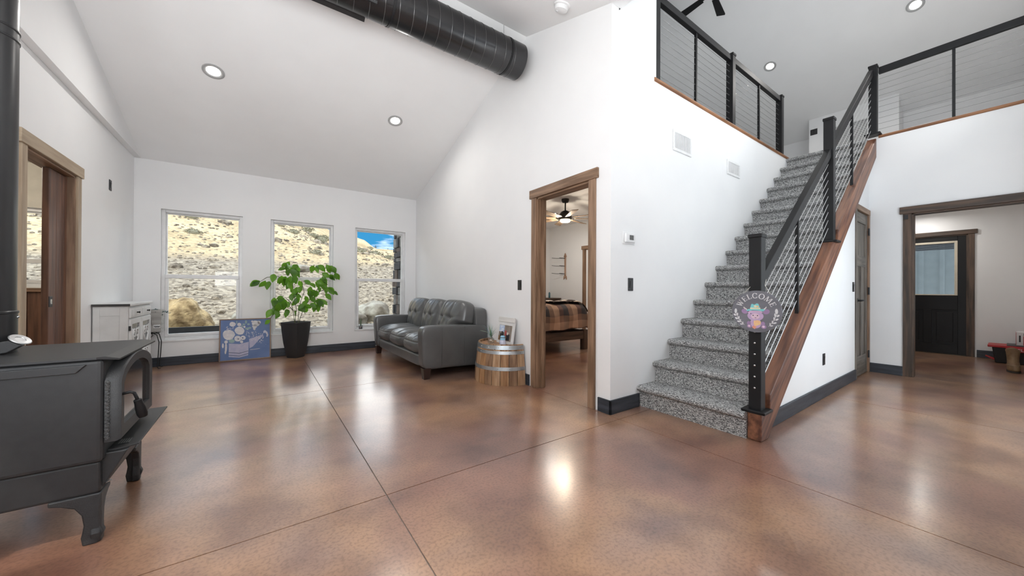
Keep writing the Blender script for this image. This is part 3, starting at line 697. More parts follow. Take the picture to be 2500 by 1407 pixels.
# ================================================================ wall and ceiling fittings
def switch(loc, nrm, label, gang=1, rocker=True, cat='light switch'):
    t = thing('light_switch' if cat == 'light switch' else 'wall_outlet', label, cat, loc, group='black wall plates')
    w = .037*1 if gang == 1 else .058
    n = Vector(nrm); s = Vector((0, 0, 1)).cross(n)
    def put(mb): return mb.map(lambda v: s*v.x+Vector((0, 0, 1))*v.z+n*v.y)
    put(bx(-w, w, .0005, .006, -.06, .06)).build('cover_plate', BLACK, t, bevel=.003)
    for g_ in range(gang):
        cx = 0 if gang == 1 else (-.023+.046*g_)
        put(bx(cx-.017, cx+.017, .006, .0085, -.034, .034)).build('decora_frame', BLACK, t, bevel=.001)
        put(MB().prism([(-.030, .0085), (.030, .0085), (.030, .0125), (-.030, .0095)], 'x', cx-.012, cx+.012).map(lambda v: Vector((v.x, v.z, v.y)))).build('rocker' if cat == 'light switch' else 'socket_face', P('satin_black', (.03, .03, .031), .35), t)
    return t
switch((XL, 5.93, 2.26), (1, 0, 0), 'black plate high on the left wall beside the pocket door', cat='outlet')
switch((XR, 3.387, 1.15), (-1, 0, 0), 'black light switch between sofa and bedroom doorway')
switch((2.80, YS, 1.15), (0, -1, 0), 'black light switch under the thermostat')
switch((4.77, YT, .39), (0, -1, 0), 'black outlet low on the wall under the stair timber', cat='outlet')
switch((5.955, YT, 1.15), (0, -1, 0), 'black light switch beside the closet door under the stairs')
switch((9.36, 2.37, 4.40), (-1, 0, 0), 'black double switch plate on the loft wall', gang=2)
# thermostat
t = thing('thermostat', 'white wall thermostat with a grey screen', 'thermostat', (2.765, YS, 1.575))
bx(-.088, .088, -.008, -.0005, -.055, .055).build('wall_plate', WHITEP, t, bevel=.012)
b_ = bx(-.07, .07, -.030, -.008, -.042, .042).build('case', WHITEP, t, bevel=.010, seg=3)
bx(-.018, .040, -.0315, -.0298, -.018, .026).build('screen', P('lcd_grey', (.10, .10, .10), .25), b_)
for k in range(3):
    for sx in (-.035, .054): bx(sx-.004, sx+.004, -.0325, -.030, -.012+.014*k, -.006+.014*k).build('button', P('button_grey', (.7, .7, .7), .4), b_)
# wall vents
GR = P('vent_shadow', (.42, .42, .42), .8)
def vent(x0, x1, z0, z1, label):
    t = thing('wall_vent', label, 'vent', ((x0+x1)/2, YS, (z0+z1)/2), group='white wall vents')
    f = .028
    mb = MB().box(x0, x1, YS-.012, YS-.0005, z0, z0+f).box(x0, x1, YS-.012, YS-.0005, z1-f, z1).box(x0, x0+f, YS-.012, YS-.0005, z0+f, z1-f).box(x1-f, x1, YS-.012, YS-.0005, z0+f, z1-f)
    mb.build('frame', WHITEP, t, w=True, bevel=.003)
    bx(x0+f, x1-f, YS-.002, YS-.0006, z0+f, z1-f).build('duct_back', GR, t, w=True)
    n = 16
    for k in range(n):
        x = x0+f+(x1-x0-2*f)*(k+.5)/n
        bx(x-.0035, x+.0035, YS-.009, YS-.002, z0+f, z1-f).build('louver', WHITEP, t, w=True)
vent(3.50, 3.865, 2.565, 2.785, 'larger white wall vent nearer the room corner'); vent(4.72, 5.07, 2.55, 2.735, 'white wall vent farther up beside the stairs')
# loft return grille
t = thing('return_grille', 'white louvred return grille on the loft wall behind the landing', 'vent', (9.35, 1.8, 4.1))
bx(9.345, 9.3595, 1.56, 2.08, LOFT+.2, 4.38).build('backing', P('grille_dark', (.38, .38, .38), .8), t, w=True)
mb = MB()
for q in [(1.54, 1.57, LOFT+.18, 4.40), (2.07, 2.10, LOFT+.18, 4.40), (1.57, 2.07, 4.37, 4.40), (1.57, 2.07, LOFT+.18, LOFT+.21)]: mb.box(9.33, 9.3595, *q)
mb.build('frame', WHITEP, t, w=True, bevel=.003)
z = LOFT+.23
while z < 4.37:
    MB().prism([(9.338, z-.004), (9.357, z+.012), (9.357, z+.016), (9.338, z)], 'y', 1.565, 2.075).build('louver', WHITEP, t, w=True); z += .032
# recessed lights
LENS = P('lamp_lens', (1, 1, 1), .5, emit=((1, .97, .92), 14))
RING = P('lamp_trim', (.42, .42, .42), .45)
def downlight(p, n, label, watts, r=.098, col=(1, .97, .93)):
    n = Vector(n).normalized(); t = thing('recessed_light', label, 'ceiling light', p, group='recessed ceiling lights')
    t.rotation_euler = n.to_track_quat('Z', 'Y').to_euler()
    MB().lathe([(r, 0), (r, .008), (r*.93, .011), (r*.66, .004), (r*.63, .001), (r*.63, .0)], 40).build('trim_ring', RING, t, smooth=True, angle=40)
    MB().lathe([(r*.63, .001), (r*.61, .003), (.001, .003)], 32, cap=False).build('lens', LENS, t, smooth=True)
    d = bpy.data.lights.new('recessed_lamp', 'AREA'); d.shape = 'DISK'; d.size = r*1.2; d.energy = watts; d.color = col; d.spread = math.radians(170)
    o = bpy.data.objects.new('recessed_lamp', d); COL.objects.link(o); o.parent = t; o.location = (0, 0, .02); o.rotation_euler = (PI, 0, 0)
nN = (0, -1/3, -1); nE = (-ES, 0, -1)
def onE(x, y): return (x, y, zE(x)-.0)
downlight((-.432, 5.044, zN(5.044)), nN, 'large recessed ceiling light above the leftmost window', 8)
downlight((1.538, 5.03, zN(5.03)), nN, 'small recessed ceiling light above the sofa window', 8)
def rayE(u, v):
    D = fw*F+rt*(u-1250)+up*(703.5-v); tt = (4.43+ES*XE-H)/(D.z+ES*D.x); return Vector((0, 0, H))+D*tt
downlight(rayE(1880, 162), nE, 'recessed loft ceiling light above the stair top', 18)
downlight(rayE(2235, 12), nE, 'recessed loft ceiling light above the landing railing', 18)
downlight((4.9, 5.45, 2.66), (0, 0, -1), 'recessed bedroom ceiling light behind the fan', 8)
downlight((9.35, .93, 2.50), (0, 0, -1), 'recessed ceiling light inside the wide opening', 5)
# smoke detector
t = thing('smoke_detector', 'round white smoke detector on the ceiling beside the duct', 'smoke detector', (2.29, 2.437, zS(2.437)))
t.rotation_euler = Vector((0, 1/3, -1)).normalized().to_track_quat('Z', 'Y').to_euler()
MB().lathe([(.075, 0), (.075, .012), (.068, .016)], 32).build('base', WHITEP, t, smooth=True, angle=35)
c_ = MB().lathe([(.062, .016), (.066, .024), (.060, .048), (.035, .056), (.001, .057)], 32, cap=False).build('housing', WHITEP, t, smooth=True, angle=50)
MB().lathe([(.011, .055), (.011, .060), (.001, .061)], 14, (.028, .02, 0), cap=False).build('test_button', P('button_grey', (.7, .7, .7), .4), c_, smooth=True)
# ---- spiral duct under the ridge
DY, DZ, DR, DX1 = 3.28, 3.705, .187, 2.395
du = thing('spiral_duct', 'black spiral air duct hanging under the ceiling ridge', 'duct', (0, DY, DZ))
DM = P('black_duct_metal', (.055, .055, .057), .26, .8, col2=(.065, .065, .067), scale=3)
DSEAM = P('duct_seam', (.16, .16, .16), .25, .8)
x = XL+.066; pitch = .125; rings = []
MB().lathe([(DR, XL+.066), (DR, DX1)], 56, (0, DY, DZ), 'x', cap=False).build('duct_wall', DM, du, w=True, smooth=True)
MB().lathe([(DR, DX1-.004), (DR-.01, DX1), (.001, DX1)], 56, (0, DY, DZ), 'x', cap=False).build('end_cap', DM, du, w=True, smooth=True, angle=40)
nsp = int((DX1-XL-.1)/pitch); pts = []
for k in range(nsp*40+1):
    a = 2*PI*k/40; pts.append((XL+.07+pitch*k/40, DY+(DR+.0005)*math.cos(a), DZ+(DR+.0005)*math.sin(a)))
MB().tube(pts, .0032, 5).build('spiral_seam', DSEAM, du, w=True, smooth=True)
for xx in (2.20, .95, -.5):
    s_ = MB().lathe([(DR+.004, xx-.011), (DR+.004, xx+.011)], 48, (0, DY, DZ), 'x', cap=False).build('hanger_strap', BLKMET, du, w=True, smooth=True)
    MB().tube([(xx, DY, DZ+DR), (xx, DY, zN(DY)+.0)], .003, 6).build('hanger_wire', STEEL, s_, w=True)
def register(ang, xa, xb, label):
    n = Vector((0, math.cos(ang), math.sin(ang))); s = Vector((0, -math.sin(ang), math.cos(ang)))
    def put(mb): return mb.map(lambda v: Vector((v.x, DY, DZ))+n*v.z+s*v.y)
    r_ = put(bx(xa, xb, -.085, -.06, DR-.03, DR+.02).box(xa, xb, .06, .085, DR-.03, DR+.02).box(xa, xa+.03, -.06, .06, DR-.03, DR+.02).box(xb-.03, xb, -.06, .06, DR-.03, DR+.02)).build('register_frame', BLACK, du, w=True, bevel=.003)
    put(bx(xa, xb, -.06, .06, DR-.012, DR-.008)).build('register_back', GR, r_, w=True)
    k = xa+.06
    while k < xb-.05:
        put(bx(k-.003, k+.003, -.06, .06, DR-.006, DR+.012)).build('register_blade', P('blade_grey', (.5, .5, .5), .4), r_, w=True); k += .05
register(math.radians(-28), -.10, .76, 'far'); register(math.radians(208), -.10, .80, 'near')
# ---- ceiling fans
def fan(name, label, loc, R_, nb, a0, rod, bw, blade_mat, body, light, tilt=10, drop=.0, ceilz=None):
    t = thing(name, label, 'ceiling fan', loc)
    MB().lathe([(.065, rod+.16), (.065, rod+.13), (.05, rod+.10), (.018, rod+.095)], 24).build('canopy', body, t, smooth=True, angle=40)
    MB().tube([(0, 0, .10), (0, 0, rod+.12)], .012, 10).build('downrod', body, t, smooth=True)
    MB().lathe([(.03, .13), (.07, .11), (.105, .06), (.115, .0), (.10, -.025), (.02, -.03)], 32).build('motor_housing', body, t, smooth=True, angle=45)
    for k in range(nb):
        a = a0+2*PI*k/nb; M = Matrix.Rotation(a, 4, 'Z') @ Matrix.Rotation(math.radians(tilt), 4, 'X')
        b_ = MB().prism([(.17, -bw*.36), (R_-.03, -bw*.5), (R_, -bw*.44), (R_-.02, bw*.5), (.17, bw*.36)], 'z', -.006, .004).xf(M).build('blade', blade_mat, t, bevel=.002)
        MB().prism([(.08, -.02), (.22, -.03), (.25, 0), (.22, .03), (.08, .02)], 'z', .004, .010).xf(M).build('blade_iron', body, b_)
    if light:
        MB().lathe([(.085, -.03), (.088, -.05), (.07, -.068), (.001, -.074)], 28, cap=False).build('light_bowl', P('warm_bowl', (1, .9, .7), .4, emit=((1, .80, .5), 9)), t, smooth=True)
        d = bpy.data.lights.new('fan_lamp', 'POINT'); d.energy = light; d.color = (1, .86, .68); d.shadow_soft_size = .08
        o = bpy.data.objects.new('fan_lamp', d); COL.objects.link(o); o.parent = t; o.location = (0, 0, -.16)
    return t
FB = P('bronze', (.018, .014, .011), .45, .5)
fan('ceiling_fan', 'bronze ceiling fan with eight wooden blades over the bed', (4.28, 4.45, 2.33), .66, 8, .25, .17, .12, wood('fan_blade_wood', (.20, .135, .085), (.36, .26, .18), 'x'), FB, 26)
hub = Vector((5.735, 2.70, 5.75))
fan('ceiling_fan', 'black ceiling fan in the loft above the railing', hub, .61, 5, math.radians(13), zBig(hub.x)-hub.z-.15, .13, BLKMET, BLKMET, 0, tilt=12)
# ================================================================ wood stove
IRON = P('stove_paint', (.022, .022, .023), .5, col2=(.026, .026, .027), scale=30, bump=.12, bscale=400, bdist=.002)
IRON2 = P('cast_iron', (.026, .026, .027), .5, col2=(.032, .032, .033), scale=40, bump=.35, bscale=220, bdist=.003)
sv = thing('wood_stove', 'charcoal steel wood stove with arched glass door on curved legs', 'stove', (-.86, 2.57, 0))
bx(-1.15, -.548, 2.262, 2.885, .345, .79).build('firebox', IRON, sv, w=True, bevel=.018, seg=3)
bx(-1.13, -.558, 2.275, 2.872, .212, .35).build('ash_skirt', IRON, sv, w=True, bevel=.012, seg=3)
MB().prism([(-1.12, .738), (-.625, .738), (-.595, .772), (-1.12, .772)], 'y', 2.253, 2.268).build('side_rail', IRON, sv, w=True, bevel=.003)
mb = MB()
P1 = [(-1.17, 2.245), (-.565, 2.245), (-.545, 2.262), (-.545, 2.895), (-1.17, 2.895)]
mb.prism(P1, 'z', .792, .801)
mb.add([(-.565, 2.245, .801), (-.545, 2.262, .801), (-.545, 2.895, .801), (-.498, 2.895, .790), (-.505, 2.285, .786),
        (-.565, 2.245, .793), (-.545, 2.262, .793), (-.545, 2.895, .793), (-.498, 2.895, .783), (-.505, 2.285, .779)],
       [(1, 2, 3, 4), (0, 1, 4), (6, 9, 8, 7), (5, 9, 6), (4, 3, 8, 9), (0, 4, 9, 5), (2, 7, 8, 3)])
mb.build('top_plate', IRON, sv, w=True)
# arched door
def arch(y0, y1, z0, zs, zt, n=14):
    pts = [(y0, z0), (y1, z0)]
    for k in range(n+1):
        t_ = k/n; y = y1+(y0-y1)*t_; pts.append((y, zs+(zt-zs)*(math.sin(PI*t_)**.55 if 0 < t_ < 1 else 0)))
    return pts
o_ = arch(2.275, 2.835, .425, .690, .782); i_ = arch(2.335, 2.775, .482, .665, .735)
mb = MB(); n = len(o_)
xs = [(-.548, o_), (-.510, o_), (-.498, [(y+(2.555-y)*.03, z+(.60-z)*.03) for y, z in o_]), (-.500, [(y+(2.555-y)*-.02, z+(.60-z)*-.02) for y, z in i_]), (-.516, i_)]
for x, L in xs: mb.v += [(x, y, z) for y, z in L]
for q in range(len(xs)-1):
    for k in range(n): mb.f.append((q*n+k, q*n+(k+1) % n, (q+1)*n+(k+1) % n, (q+1)*n+k))
dr = mb.build('door_frame', IRON2, sv, w=True, smooth=True, angle=50)
MB().prism(i_, 'x', -.520, -.514).build('door_glass', P('smoked_glass', (.025, .025, .026), .06, col2=(.06, .06, .06), scale=3, coat=.6), dr, w=True)
gp = [(-.538+.003*math.sin(k*2.2), 2.270+.002*math.cos(k*2.2), .44+.0056*k) for k in range(46)]
MB().tube(gp, .007, 6).build('rope_gasket', P('rope', (.09, .09, .09), .95, bump=1, bscale=150), dr, w=True)
h = MB().tube([(-.505, 2.300, .622), (-.475, 2.300, .628), (-.463, 2.301, .622), (-.456, 2.306, .598), (-.452, 2.310, .578)], .0065, 10).build('handle_rod', BLKMET, dr, w=True, smooth=True)
def along(p, q, prof, seg=16):
    p, q = Vector(p), Vector(q); d = q-p; return MB().lathe(prof, seg).xf(Matrix.Translation(p) @ d.to_track_quat('Z', 'Y').to_matrix().to_4x4())
along((-.454, 2.307, .590), (-.438, 2.330, .500), [(.010, 0), (.014, .003), (.0145, .02), (.018, .045), (.019, .075), (.016, .09), (.012, .088), (.011, .07)]).build('handle_grip', BLKMET, h, w=True, smooth=True, angle=50)
for z in (.49, .67): MB().tube([(-.52, 2.847, z-.028), (-.52, 2.847, z+.028)], .012, 10).build('hinge', BLKMET, dr, w=True, smooth=True, angle=50)
lip = MB().prism([(2.315, -.548), (2.315, -.50), (2.345, -.455), (2.965, -.455), (2.965, -.548)], 'z', .372, .380).map(lambda v: Vector((v.y, v.x, v.z))).build('ash_lip', IRON, sv, w=True, bevel=.002)
nm = bx(-.535, -.49, 2.36, 2.44, .380, .382).build('name_plate', P('plate_black', (.015, .015, .015), .3), lip, w=True)
for k in range(5): bx(-.528+.008*k, -.524+.008*k, 2.37, 2.43, .382, .3825).build('plate_line', P('plate_silver', (.4, .4, .4), .3, .8), nm, w=True)
MB().prism([(-.560, .372), (-.480, .372), (-.558, .222), (-.60, .222)], 'y', 2.30, 2.86).build('ash_apron', IRON, sv, w=True, bevel=.004)
MB().tube([(-.545, 2.296, .245), (-.530, 2.292, .253)], .004, 6).build('air_lever', STEEL, sv, w=True)
LP = [(0, .215), (-.15, .215), (-.15, .195), (-.115, .185), (-.078, .165), (-.058, .13), (-.052, .085), (-.056, .055), (-.060, .035), (-.055, .0), (-.012, .0), (.0, .022), (.008, .045), (-.002, .07), (-.004, .12)]
def leg(cx, cy, sx, sy):
    mb = MB()
    a = [(cx+sx*-p*-1 if False else cx+sx*p, z) for p, z in LP]
    mb.prism(a, 'y', cy, cy-sy*.032)
    b = [(cy+sy*p*.8, z) for p, z in LP]
    mb.prism(b, 'x', cx-sx*.001, cx-sx*.033)
    mb.build('leg', IRON2, sv, w=True, bevel=.006, seg=2)
leg(-.553, 2.272, 1, -1); leg(-.553, 2.915, 1, 1); leg(-1.13, 2.272, -1, -1); leg(-1.13, 2.915, -1, 1)
# stove pipe
pp = thing('stove_pipe', 'glossy black stove pipe rising from the wood stove', 'stove pipe', (-1.005, 2.62, .801))
PIPE = P('satin_black_pipe', (.020, .020, .021), .30, .2, col2=(.024, .024, .025), scale=2)
MB().lathe([(.098, .98), (.098, 3.95)], 48, (-1.005, 2.62, 0), cap=False).build('upper_pipe', PIPE, pp, w=True, smooth=True)
MB().lathe([(.101, .8015), (.101, .978), (.104, .980), (.104, .988), (.099, .992)], 48, (-1.005, 2.62, 0), cap=False).build('lower_collar', PIPE, pp, w=True, smooth=True, angle=40)
for z in (2.215, 2.26): MB().lathe([(.098, z-.006), (.1015, z-.003), (.1015, z+.003), (.098, z+.006)], 48, (-1.005, 2.62, 0), cap=False).build('seam_band', PIPE, pp, w=True, smooth=True)
for a in (-1.2, .1, 1.5): MB().ball((-1.005+.102*math.cos(a), 2.62+.102*math.sin(a), .962), .006, seg=8).build('screw', STEEL, pp, w=True, smooth=True)
# pipe thermometer / flue key bracket
fk = MB().prism([(-.925, .805), (-.925, .858), (-.90, .862), (-.862, .838), (-.905, .808)], 'y', 2.545, 2.580).build('damper_bracket', IRON, pp, w=True, bevel=.004)
MB().lathe([(.001, 0), (.033, .0), (.036, .003), (.033, .006), (.018, .005), (.017, .003), (.001, .003)], 28, cap=False).xf(Matrix.Translation((-.874, 2.562, .862)) @ Vector((.55, -.25, .8)).to_track_quat('Z', 'Y').to_matrix().to_4x4()).build('damper_dial', P('brushed_dial', (.45, .45, .45), .35, .7), fk, w=True, smooth=True, angle=40)

# ================================================================ white corner cabinet
cb = thing('accent_cabinet', 'distressed white cabinet with heart fretwork doors in the corner', 'cabinet', (-1.265, 5.87, 0))
DW = P('distressed_white', (.66, .66, .65), .6, col2=(.58, .58, .57), scale=6, detail=8, lo=.45, hi=.75)
CX = -1.141; CY0, CY1 = 5.41, 6.33
bx(-1.392, CX, CY0, CY1, .06, .895).build('carcass', DW, cb, w=True, bevel=.004)
tp = bx(-1.395, CX+.022, CY0-.018, CY1+.018, .897, .925).build('top', DW, cb, w=True, bevel=.005)
bx(-1.395, CX+.020, CY0-.0195, CY0-.017, .899, .923).build('dark_edge', P('dark_edge', (.03, .028, .026), .5), tp, w=True)
sd = MB()
for q in [(-1.385, -1.34, .08, .88), (-1.20, -1.15, .08, .88), (-1.34, -1.20, .80, .88), (-1.34, -1.20, .08, .14)]: sd.box(q[0], q[1], CY0-.006, CY0-.0005, q[2], q[3])
sd.build('side_frame', DW, cb, w=True, bevel=.002)
KN = P('dark_knob', (.02, .018, .016), .4, .6)
for (a, b) in [(CY0+.035, 5.865), (5.875, CY1-.035)]:
    d_ = bx(CX, CX+.016, a, b, .77, .875).build('drawer', DW, cb, w=True, bevel=.003)
    bx(CX+.016, CX+.020, a+.035, b-.035, .79, .855).build('drawer_field', DW, d_, w=True, bevel=.003)
    MB().lathe([(.008, 0), (.006, .012), (.013, .022), (.001, .028)], 12, (CX+.02, (a+b)/2, .822), 'x', cap=False).build('knob', KN, d_, w=True, smooth=True)
for q, (a, b) in enumerate([(CY0+.035, 5.865), (5.875, CY1-.035)]):
    fr = MB()
    for (p_, s_, t_, u_) in [(a, a+.05, .10, .755), (b-.05, b, .10, .755), (a+.05, b-.05, .10, .15), (a+.05, b-.05, .70, .755)]: fr.box(CX, CX+.016, p_, s_, t_, u_)
    d_ = fr.build('door', DW, cb, w=True, bevel=.003)
    bx(CX, CX+.004, a+.05, b-.05, .15, .70).build('door_glass', P('grey_pane', (.16, .16, .16), .2), d_, w=True)
    c = (a+b)/2
    def scroll(pts, r=.008): MB().tube([(CX+.010, c+y, z) for y, z in pts], r, 6).build('fretwork', DW, d_, w=True, smooth=True)
    for z0 in (.43, .17):
        hp = []
        for k in range(25):
            t_ = 2*PI*k/24; hp.append((.0065*16*math.sin(t_)**3, z0+.12+.0075*(13*math.cos(t_)-5*math.cos(2*t_)-2*math.cos(3*t_)-math.cos(4*t_))))
        scroll(hp)
        for s_ in (-1, 1):
            scroll([(s_*(.045+.028*math.cos(a_)), z0+.15+.03*math.sin(a_)) for a_ in [PI*1.9*k/12 for k in range(13)]], .006)
            scroll([(s_*.115, z0+.22), (s_*.12, z0+.12), (s_*.09, z0+.03), (s_*.02, z0)], .007)
    hy = a-.006 if q == 0 else b+.006
    for z in (.20, .66): bx(CX+.002, CX+.018, hy-.008, hy+.008, z-.025, z+.025).build('hinge', BLACK, d_, w=True)
for (x, y) in [(-1.38, CY0+.005), (-1.38, CY1-.05), (CX-.05, CY0+.005), (CX-.05, CY1-.05)]: bx(x, x+.045, y, y+.045, 0, .06).build('foot', DW, cb, w=True, bevel=.003)

# planter on wire stand beside the cabinet
ps = thing('planter_stand', 'whitewashed wood planter box on a curled black wire stand', 'planter', (-1.20, 6.72, 0))
WW = wood('whitewashed', (.30, .285, .265), (.46, .445, .42), 'x')
for k in range(3):
    z = .50+.1*k
    bx(-1.32, -1.085, 6.62, 6.635, z+.001, z+.099).build('slat', WW, ps, w=True, bevel=.002); bx(-1.32, -1.085, 6.805, 6.82, z+.001, z+.099).build('slat', WW, ps, w=True, bevel=.002)
    bx(-1.10, -1.085, 6.636, 6.804, z+.001, z+.099).build('slat', WW, ps, w=True, bevel=.002); bx(-1.32, -1.305, 6.636, 6.804, z+.001, z+.099).build('slat', WW, ps, w=True, bevel=.002)
bx(-1.305, -1.10, 6.636, 6.804, .50, .74).build('soil', P('soil', (.03, .02, .014), .95), ps, w=True)
bd = bx(-1.16, -1.092, 6.612, 6.6195, .555, .60).build('badge', WHITEP, ps, w=True, bevel=.003)
MB().tube([(-1.15+.055*k/20, 6.609, .575+.010*math.sin(k*1.1)) for k in range(21)], .003, 5).build('curl', BLACK, bd, w=True)
for (x, y, s_) in [(-1.12, 6.65, 1), (-1.29, 6.65, -1), (-1.12, 6.79, 1), (-1.29, 6.79, -1)]:
    MB().tube([(x-.06*s_, y, .495), (x-.01*s_, y, .46), (x+.012*s_, y, .36), (x+.006*s_, y, .2), (x-.004*s_, y, .03), (x+.01*s_, y, .006), (x+.03*s_, y, .010)], .0055, 6).build('wire_leg', BLACK, ps, w=True, smooth=True)
MB().tube([(-1.205+.04*math.cos(a), 6.63, .462+.03*math.sin(a)) for a in [2*PI*k/16 for k in range(17)]], .004, 5).build('wire_scroll', BLACK, ps, w=True)
MB().tube([(-1.12, 6.65, .485), (-1.29, 6.65, .485), (-1.29, 6.79, .485), (-1.12, 6.79, .485), (-1.12, 6.65, .485)], .005, 5).build('wire_frame', BLACK, ps, w=True)
tp = thing('trailing_plant', 'dusty blue-green trailing plant in the whitewashed planter', 'plant', (-1.2, 6.72, .74))
TL = P('dusty_leaf', (.055, .105, .10), .6, col2=(.15, .20, .20), scale=30)
rr = random.Random(4); mb = MB()
for st_ in range(26):
    a = rr.uniform(0, 2*PI); L = rr.uniform(.10, .20); e = rr.uniform(.35, 1.2)
    c0 = Vector((rr.uniform(-.08, .08), rr.uniform(-.06, .05), 0)); d = Vector((math.cos(a)*math.cos(e), math.sin(a)*math.cos(e)*.5-.15, math.sin(e)))
    pts = [c0+d*L*t_+Vector((0, 0, -.10*t_*t_)) for t_ in (0, .35, .7, 1)]
    mb.tube(pts, .0022, 4)
    for k in range(12):
        t_ = .25+.75*k/11; p = c0+d*L*t_+Vector((0, 0, -.10*t_*t_)); w_ = Vector((rr.uniform(-1, 1), rr.uniform(-1, 1), rr.uniform(-.4, 1))).normalized(); s_ = w_.cross(Vector((rr.uniform(-1, 1), rr.uniform(-1, 1), 0.3))).normalized()
        l_ = rr.uniform(.018, .03); mb.add([p, p+w_*l_*.5+s_*l_*.32, p+w_*l_, p+w_*l_*.5-s_*l_*.32], [(0, 1, 2, 3)])
tag(mb.build('foliage', TL, tp), kind='stuff')

# ================================================================ painting leaning under the first window
pa = thing('painting', 'blue painting of white flowers in a watering can leaning on the wall', 'painting', (-.176, 6.765, 0))
pa.rotation_euler = (-math.radians(6.0), 0, 0)
FRM = {a: wood('frame_brown', (.20, .125, .085), (.32, .22, .16), a) for a in 'xz'}
W2, HH = .318, .63
for (a, b, c, e, g_) in [(-W2, -W2+.016, 0, HH, 'z'), (W2-.016, W2, 0, HH, 'z'), (-W2+.016, W2-.016, 0, .016, 'x'), (-W2+.016, W2-.016, HH-.016, HH, 'x')]:
    bx(a, b, -.012, .012, c, e).build('frame_board', FRM[g_], pa, bevel=.003)
bx(-W2+.014, W2-.014, -.004, .006, .014, HH-.014).build('canvas', P('blue_canvas', (.105, .17, .36), .6, col2=(.15, .22, .42), scale=5), pa)
def PAi(px_, py_): return ((px_-790)/1240*2*W2, (1.0-(py_-190+(px_-790)*.055)/1010)*HH)
def flat(pts, name, mat, d, par=None):
    q = [PAi(*p) for p in pts]; n_ = len(q)
    return MB().add([(a, -.0045-d, b) for a, b in q], [tuple(range(n_))]).build(name, mat, par or pa)
def blob(cx, cy, rx, ry, n_=14, j=.08, sd=0):
    r_ = random.Random(int(cx*3+cy)); return [(cx+rx*(1+r_.uniform(-j, j))*math.cos(2*PI*k/n_), cy+ry*(1+r_.uniform(-j, j))*math.sin(2*PI*k/n_)) for k in range(n_)]
PWH = P('paint_white', (.74, .72, .72), .6, col2=(.60, .58, .62), scale=25); PLIL = P('paint_lilac', (.42, .42, .58), .6, col2=(.52, .50, .62), scale=18); PGR = P('paint_sage', (.30, .42, .42), .6); PDK = P('paint_dark', (.10, .12, .20), .6)
can = flat([(395, 800), (640, 815), (865, 760), (850, 1090), (640, 1140), (395, 1120)], 'watering_can', PLIL, .0005)
flat([(870, 690), (1160, 600), (1210, 580), (1220, 620), (1130, 690), (960, 880), (880, 920)], 'can_spout', PLIL, .0004)
flat([(1215, 500), (1260, 470), (1320, 520), (1345, 590), (1325, 640), (1290, 640), (1300, 580), (1260, 530), (1225, 560)], 'spout_rose', P('paint_pale', (.60, .60, .68), .6), .0008)
for z in (1005, 1070): flat([(395, z), (640, z+25), (852, z-30), (852, z-18), (640, z+40), (395, z+14)], 'can_band', PDK, .0010, can)
for (cx, cy, rx, ry) in [(385, 590, 140, 120), (640, 490, 110, 100), (475, 335, 75, 55), (630, 340, 48, 42), (1030, 310, 100, 75), (1110, 280, 45, 40), (1000, 380, 60, 50), (600, 685, 80, 72), (725, 665, 62, 55), (690, 760, 38, 35), (755, 395, 26, 26), (940, 260, 28, 24), (995, 440, 32, 32), (260, 850, 22, 60), (330, 900, 24, 110), (330, 760, 40, 40), (320, 1000, 20, 50)]:
    flat(blob(cx, cy, rx, ry), 'painted_bloom', PWH, .0014+.0001*(cx % 5))
for (cx, cy) in [(610, 690), (715, 665)]: flat(blob(cx, cy, 20, 16), 'bloom_eye', PDK, .0022)
for (cx, cy, rx, ry) in [(460, 740, 70, 50), (790, 275, 26, 45), (740, 335, 40, 22), (850, 330, 36, 24), (820, 440, 50, 30), (880, 420, 44, 24), (700, 380, 30, 22), (570, 290, 12, 50)]: flat(blob(cx, cy, rx, ry, 8, .05), 'painted_leaf', PGR, .0010)
rr = random.Random(8); mb = MB()
for k in range(95):
    t_ = rr.random(); cx = 780+t_*460+rr.gauss(0, 20); cy = 540+t_*170+rr.gauss(0, 55); s_ = rr.uniform(5, 12)
    if k < 14: cx, cy = 330+rr.uniform(0, 180), 410+rr.uniform(-20, 60)
    q = [PAi(*p) for p in blob(cx, cy, s_, s_, 6, 0)]; mb.add([(a, -.0064, b) for a, b in q], [tuple(range(6))])
tag(mb.build('painted_buds', PWH, pa), kind='stuff')
flat([(895, 950), (1130, 925), (1140, 935), (895, 962)], 'brush_line', PWH, .0006)

# ================================================================ potted tree
pt = thing('potted_tree', 'leafy green potted citrus tree in front of the middle window', 'plant', (.468, 6.60, 0))
POT = P('matte_black_pot', (.022, .022, .023), .45, col2=(.026, .026, .027))
mb = MB(); rows = []
prof = [(.118, 0), (.125, .01), (.150, .10), (.178, .25), (.200, .42), (.214, .55), (.218, .562), (.208, .562), (.198, .53)]
def ring4(r_, z, n_=8):
    out = []
    for k in range(4):
        a0, a1 = PI/2*k, PI/2*(k+1); p, q = Vector((math.cos(a0)*r_, math.sin(a0)*r_)), Vector((math.cos(a1)*r_, math.sin(a1)*r_))
        for j in range(n_):
            t_ = j/n_; w_ = p.lerp(q, t_); f_ = 1+.05*math.sin(PI*t_)
            if t_ == 0: f_ = .965
            out.append((w_.x*f_, w_.y*f_, z))
    return out
for r_, z in prof: mb.v += ring4(r_, z)
m_ = 32
for i in range(len(prof)-1):
    for k in range(m_): mb.f.append((i*m_+k, i*m_+(k+1) % m_, (i+1)*m_+(k+1) % m_, (i+1)*m_+k))
mb.f.append(tuple(range(m_))[::-1]); mb.build('pot', POT, pt, smooth=True, angle=30).rotation_euler = (0, 0, 0.0)
mb = MB(); mb.v = ring4(.198, .53); mb.f = [tuple(range(m_))]; mb.build('soil', P('soil', (.03, .02, .014), .95), pt)
